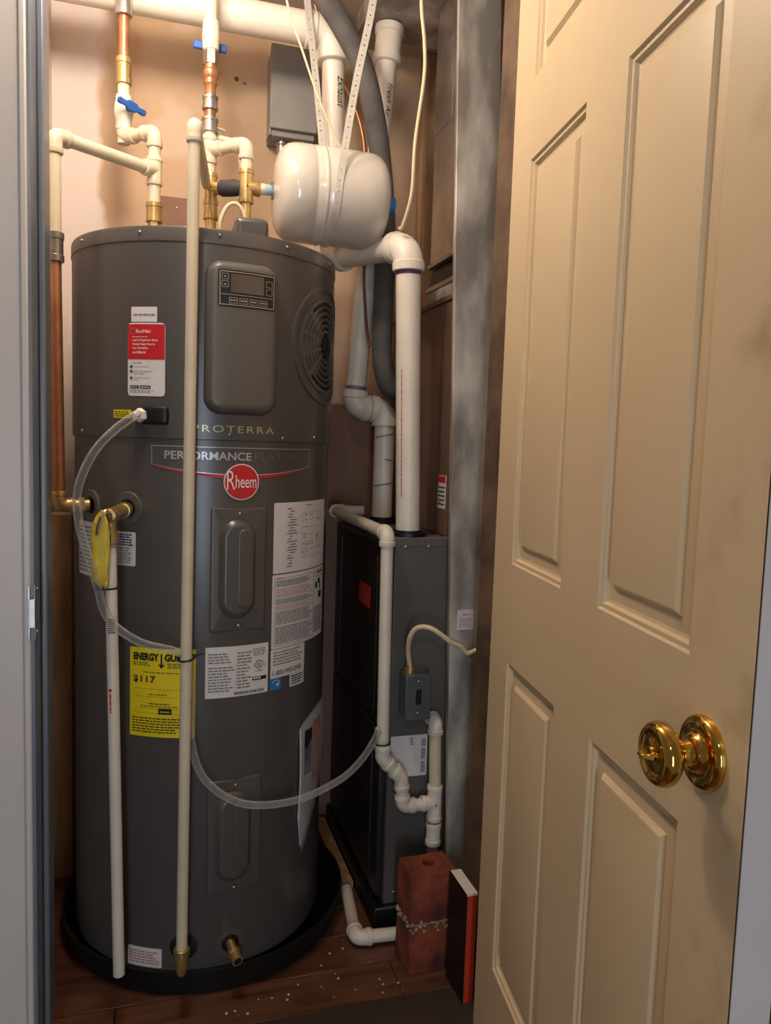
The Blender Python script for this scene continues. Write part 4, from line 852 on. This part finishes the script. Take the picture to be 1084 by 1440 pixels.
MB().box((0.560, FY0 - 0.0008, FZ1 - 0.022), (FX1, FY0 + 0.02, FZ1 + 0.0015)).build('top_flange', M['furnace'], fu, bevel=0.002)
mp = pmap((0.5525, 2.03, 0.80), (0, -1, 0), (0, 0, 1)); lb = patch(fu, mp, 0.105, 0.058, M['redink'], 'label', 0.0008, 3, 0.002); lb['label'] = 'small red sticker'
mb = MB(); fine(mb, mp, 0.008, 0.008, 0.098, 0.04, 5, 1.0); fine(mb, mp, 0.03, 0.044, 0.075, 0.053, 1, 1.1); prt(mb, lb, 'pinkink')
mp = pmap((0.578, FY0, 0.395), (1, 0, 0), (0, 0, 1)); lb = patch(fu, mp, 0.098, 0.108, M['paper'], 'label', 0.0006, 3, 0.002); lb['label'] = 'cream data sticker'
mb = MB()
for k in range(18):
    if k % 7 != 6: rect(mb, mp, 0.082, 0.010 + k * 0.0049, 0.093, 0.0122 + k * 0.0049)
fine(mb, mp, 0.052, 0.082, 0.062, 0.104, 4, 1.0, (0.004, 0.008)); prt(mb, lb, 'ink')
for x, z in ((0.60, 0.985), (0.66, 0.985), (0.60, 0.09)): MB().lathe([(0.004, 0), (0.004, 0.0012), (0.002, 0.0025), (0, 0.0025)], (x, FY0, z), (0, -1, 0), 12).build('screw', M['steel'], fu)

co = thing('coil_cabinet', 'brown sheet metal coil cabinet sitting on top of the furnace', 'coil cabinet', (0.95, 2.05, FZ1))
MB().box((0.712, 1.80, FZ1 + 0.001), (1.2, 2.31, 1.605)).build('cabinet', M['coil'], co, bevel=0.003)
MB().box((0.707, 1.797, 1.598), (1.2, 2.313, 1.612)).build('top_flange', M['coil'], co, bevel=0.002)
for z in (1.09, 1.52): MB().lathe([(0.004, 0), (0.004, 0.0012), (0.002, 0.0025), (0, 0.0025)], (0.712, 1.85, z), (-1, 0, 0), 12).build('screw', M['steel'], co)
mp = pmap((0.7118, 1.868, 1.075), (0, -1, 0), (0, 0, 1)); lb = patch(co, mp, 0.055, 0.085, M['paper'], 'label', 0.0008, 3, 0.002); lb['label'] = 'red and white sticker'; mb = MB(); rect(mb, mp, 0.002, 0.066, 0.053, 0.083); prt(mb, lb, 'redink'); mb = MB(); fine(mb, mp, 0.004, 0.006, 0.051, 0.06, 5, 1.0); prt(mb, lb, 'ink')
pl = thing('supply_plenum', 'galvanised supply plenum and ceiling trunk above the brown coil cabinet', 'air duct', (0.95, 1.92, 1.612))
MB().box((0.722, 1.80, 1.715), (1.2, 2.022, 2.376)).build('plenum_box', M['foil'], pl, bevel=0.002)
MB().hexa([(0.722, 1.80, 1.657), (1.2, 1.80, 1.657), (1.2, 2.03, 1.657), (0.722, 2.03, 1.657)], [(0.732, 1.806, 1.718), (1.2, 1.806, 1.718), (1.2, 2.018, 1.718), (0.732, 2.018, 1.718)]).build('flexible_collar', M['black'], pl)
MB().box((0.716, 1.797, 1.648), (1.2, 2.036, 1.660)).build('collar_rail', M['steel'], pl, bevel=0.001)
MB().box((0.717, 1.797, 1.712), (1.2, 2.030, 1.722)).build('collar_rail', M['steel'], pl, bevel=0.001)
MB().box((0.720, 1.80, 1.612), (1.2, 2.034, 1.65)).build('base_collar', M['galv'], pl, bevel=0.001)
MB().box((0.7205, 1.90, 2.06), (0.7225, 2.023, 2.34)).build('foil_tape', M['foil'], pl)
sd_ = pl
MB().box((0.545, 1.72, 2.378), (1.2, 2.21, 2.438)).build('trunk_box', M['galv'], sd_, bevel=0.002)
MB().box((0.542, 1.717, 2.374), (0.557, 2.213, 2.380)).build('duct_seam', M['galv'], sd_)
# return duct (leans a little)
rd = thing('return_duct', 'tall weathered galvanised return air duct standing beside the open door', 'air duct', (0.77, 1.73, 0.0))
MB().hexa([(0.711, 1.690, 0.0), (0.835, 1.690, 0.0), (0.840, 1.775, 0.0), (0.735, 1.775, 0.0)], [(0.641, 1.690, 2.437), (0.745, 1.690, 2.437), (0.775, 1.775, 2.437), (0.672, 1.775, 2.437)]).build('duct_wall', M['galv'], rd, bevel=0.002)
mp = pmap((0.708, 1.6895, 0.794), (1, 0, 0), (-0.02, 0, 1)); lb = patch(rd, mp, 0.042, 0.048, M['paper'], 'label', 0.0008, 3, 0.001); lb['label'] = 'small cream sticker'; mb = MB(); fine(mb, mp, 0.004, 0.006, 0.036, 0.030, 5, 1.0, (0.004, 0.008)); fine(mb, mp, 0.012, 0.034, 0.03, 0.041, 1, 1.2); prt(mb, lb, 'pinkink')

# switch box with cable
sb = thing('switch_box', 'small grey metal switch box on side of the furnace', 'switch box', (0.624, 1.78, 0.565))
MB().box((0.594, 1.722, 0.567), (0.656, 1.7795, 0.676)).build('box_body', M['switchbox'], sb, bevel=0.003)
MB().box((0.592, 1.718, 0.565), (0.658, 1.7225, 0.678)).build('cover_plate', M['switchbox'], sb, bevel=0.002)
MB().box((0.618, 1.7165, 0.605), (0.632, 1.7185, 0.642)).build('switch_slot', M['black'], sb, bevel=0.001)
MB().box((0.621, 1.708, 0.622), (0.629, 1.718, 0.634)).build('toggle', M['black'], sb, bevel=0.002)
for z in (0.583, 0.662): MB().lathe([(0.0035, 0), (0.0035, 0.001), (0.002, 0.002), (0, 0.002)], (0.625, 1.718, z), (0, -1, 0), 12).build('screw', M['steel'], sb)
MB().tube([(0.612, 1.75, 0.676), (0.612, 1.75, 0.686), (0.612, 1.75, 0.687), (0.612, 1.75, 0.698)], [0.015, 0.015, 0.011, 0.011], 14).build('cable_clamp', M['brass'], sb)
sw_ = MB().tube(spline([(0.612, 1.75, 0.685), (0.600, 1.735, 0.735), (0.597, 1.715, 0.775), (0.609, 1.70, 0.800), (0.634, 1.685, 0.803), (0.664, 1.678, 0.785), (0.688, 1.676, 0.767), (0.711, 1.676, 0.757), (0.729, 1.676, 0.740), (0.746, 1.676, 0.742), (0.783, 1.676, 0.755), (0.827, 1.676, 0.757)], 8), 0.0062, 10).build('switch_cable', M['cable'], None, (0.612, 1.75, 0.69)); tag(sw_, 'thick cream cable arching out of grey switch box toward the door', 'cable')

# condensate drain of the furnace
pe = thing('furnace_drain_pipe', 'white plastic drain pipe zigzagging down the corner of the furnace', 'drain pipe', (0.69, 1.74, 0.18))
rr = 0.0152
C0 = Vector((0.62, 2.265, 1.028)); C1 = Vector((0.527, 2.265, 1.030)); C2 = Vector((0.540, 1.745, 1.022)); C3 = Vector((0.5455, 1.742, 0.468)); C4 = Vector((0.596, 1.742, 0.412)); C5 = Vector((0.603, 1.742, 0.338)); C6 = Vector((0.655, 1.742, 0.336))
run(pe, [C0, C1, C2, C3, C4, C5, C6], rr, M['pvc'], leg=0.030, bend=1.2)
tcx = Vector((0.687, 1.742, 0.338)); tee(pe, tcx + VZ * 0.045, tcx - VZ * 0.045, tcx, tcx - Vector((0.035, 0, 0)), rr, M['pvc'])
MB().tube([tcx + VZ * 0.04, Vector((0.682, 1.742, 0.520))], rr, 18).build('pipe', M['cpvc'], pe)
elbow(Vector((0.682, 1.742, 0.4)), Vector((0.682, 1.742, 0.548)), Vector((0.682, 1.80, 0.548)), rr, M['pvc'], pe, 0.030)
MB().tube([tcx - VZ * 0.04, tcx - VZ * 0.055], rr, 18).build('pipe', M['purplecap'], pe)
sleeve(pe, tcx - VZ * 0.052, tcx - VZ * 0.110, rr * 1.2, M['pvc'])
MB().tube([tcx - VZ * 0.108, Vector((0.692, 1.742, 0.0))], rr, 18).build('pipe', M['purplecap'], pe)

# floor items
fe = thing('floor_elbow_pipe', 'white plastic pipe with elbow lying on floor beside the bricks', 'drain pipe', (0.49, 1.73, 0.0))
run(fe, [(0.513, 1.925, 0.022), (0.487, 1.722, 0.022), (0.612, 1.712, 0.022)], 0.0158, M['pvc'], leg=0.038, bend=1.3)
wb = MB().box((0.506, 1.960, 0.0), (0.541, 2.34, 0.022)).build('wood_board', M['wood'], None, (0.5, 2.15, 0)); tag(wb, 'narrow bare wood board lying on floor beside the furnace', 'board')

bm_ = Matrix.Translation((0.634, 1.634, 0)) @ Matrix.Rotation(R(3), 4, 'Z')
def brick(z0, z1, jit, lb):
    t = thing('brick', lb, 'brick', (0.634, 1.634, z0), 'two stacked red bricks')
    mb = MB(); w, d = 0.058, 0.044; hr = 0.016; n = 24; hc = (0.004, 0.004)
    out = []
    for k in range(n):
        a = 2 * pi * k / n; c, s = cos(a), sin(a); q = min(w / abs(c) if abs(c) > 1e-6 else 9, d / abs(s) if abs(s) > 1e-6 else 9); out.append((c * q, s * q))
    for cx, cy in ((w, d), (-w, d), (-w, -d), (w, -d)):
        k = min(range(n), key=lambda i: (out[i][0] - cx)**2 + (out[i][1] - cy)**2); out[k] = (cx, cy)
    vs = []
    for z, inn in ((z0, 0), (z0 + 0.004, 1), (z1 - 0.004, 1), (z1, 0)):
        for x, y in out: s = 1.0 if inn else 0.965; j = random.uniform(-jit, jit); vs.append(bm_ @ Vector((x * s + j, y * s + j, z)))
    for z in (z1, z0): vs += [bm_ @ Vector((hc[0] + hr * cos(2*pi*k/n), hc[1] + hr * sin(2*pi*k/n), z)) for k in range(n)]
    fs = []
    for l in range(3):
        for k in range(n): k2 = (k + 1) % n; fs.append((l*n + k, l*n + k2, (l+1)*n + k2, (l+1)*n + k))
    for k in range(n):
        k2 = (k + 1) % n; fs += [(3*n + k, 3*n + k2, 4*n + k2, 4*n + k), (4*n + k, 4*n + k2, 5*n + k2, 5*n + k), (5*n + k, 5*n + k2, k2, k)]
    mb.add(vs, fs); mb.build('brick_body', M['brick'], t, sharp=30); return t
b1 = brick(0.0, 0.121, 0.0012, 'lower red brick of the stack of two on the floor'); b2 = brick(0.1235, 0.243, 0.0012, 'upper red brick with round core hole, topmost of the stack')
mo = MB(); mo.hexa([bm_ @ Vector(p) for p in ((-0.0575, -0.0435, 0.119), (0.0575, -0.0435, 0.119), (0.0575, 0.0435, 0.119), (-0.0575, 0.0435, 0.119))], [bm_ @ Vector(p) for p in ((-0.0575, -0.0435, 0.1245), (0.0575, -0.0435, 0.1245), (0.0575, 0.0435, 0.1245), (-0.0575, 0.0435, 0.1245))])
for k in range(64):
    t = k / 63; face = k % 2; x = -0.058 + 0.116 * random.random(); p = Vector((x, -0.0445, 0.120 + random.uniform(-0.016, 0.010))) if face == 0 else Vector((-0.0585, random.uniform(-0.044, 0.044), 0.121 + random.uniform(-0.008, 0.008)))
    p = bm_ @ p; s = random.uniform(0.002, 0.0065); mo.lathe([(s*0.6, -s*0.5), (s, -s*0.1), (s*0.7, s*0.35), (0, s*0.5)], p, (random.uniform(-1, 1), random.uniform(-1, 1), 1), 7)
mo = mo.build('mortar', M['mortar'], b1); mo['label'] = 'pale crumbly mortar'

rb = thing('flat_carton', 'thin upright red box with white top and black side, between bricks and door', 'box', (0.678, 1.517, 0.0))
MB().box((0.6655, 1.470, 0.002), (0.690, 1.566, 0.256)).build('carton_body', M['redbox'], rb, bevel=0.001)
MB().box((0.6635, 1.469, 0.0005), (0.6665, 1.567, 0.259)).build('carton_side', M['black'], rb)['label'] = 'black side'
MB().box((0.665, 1.4685, 0.255), (0.6905, 1.567, 0.260)).build('carton_lid', M['whitecard'], rb)['label'] = 'white top flap'

mb = MB()
for k in range(70):
    x = random.uniform(0.15, 0.72); yv = random.uniform(1.54, 1.80)
    if (x - PC[0])**2 + (yv - PC[1])**2 < 0.39**2 or (0.56 < x < 0.71 and 1.57 < yv): continue
    s = random.uniform(0.001, 0.0035); mb.lathe([(s, 0), (s * 0.8, s * 0.5), (0, s * 0.7)], (x, yv, 0.0), (0, 0, 1), 6)
dr = mb.build('floor_crumbs', M['dirt'], None, (0.4, 1.6, 0)); tag(dr, 'scattered white paint chips on the brown floor', 'debris', kind='stuff')
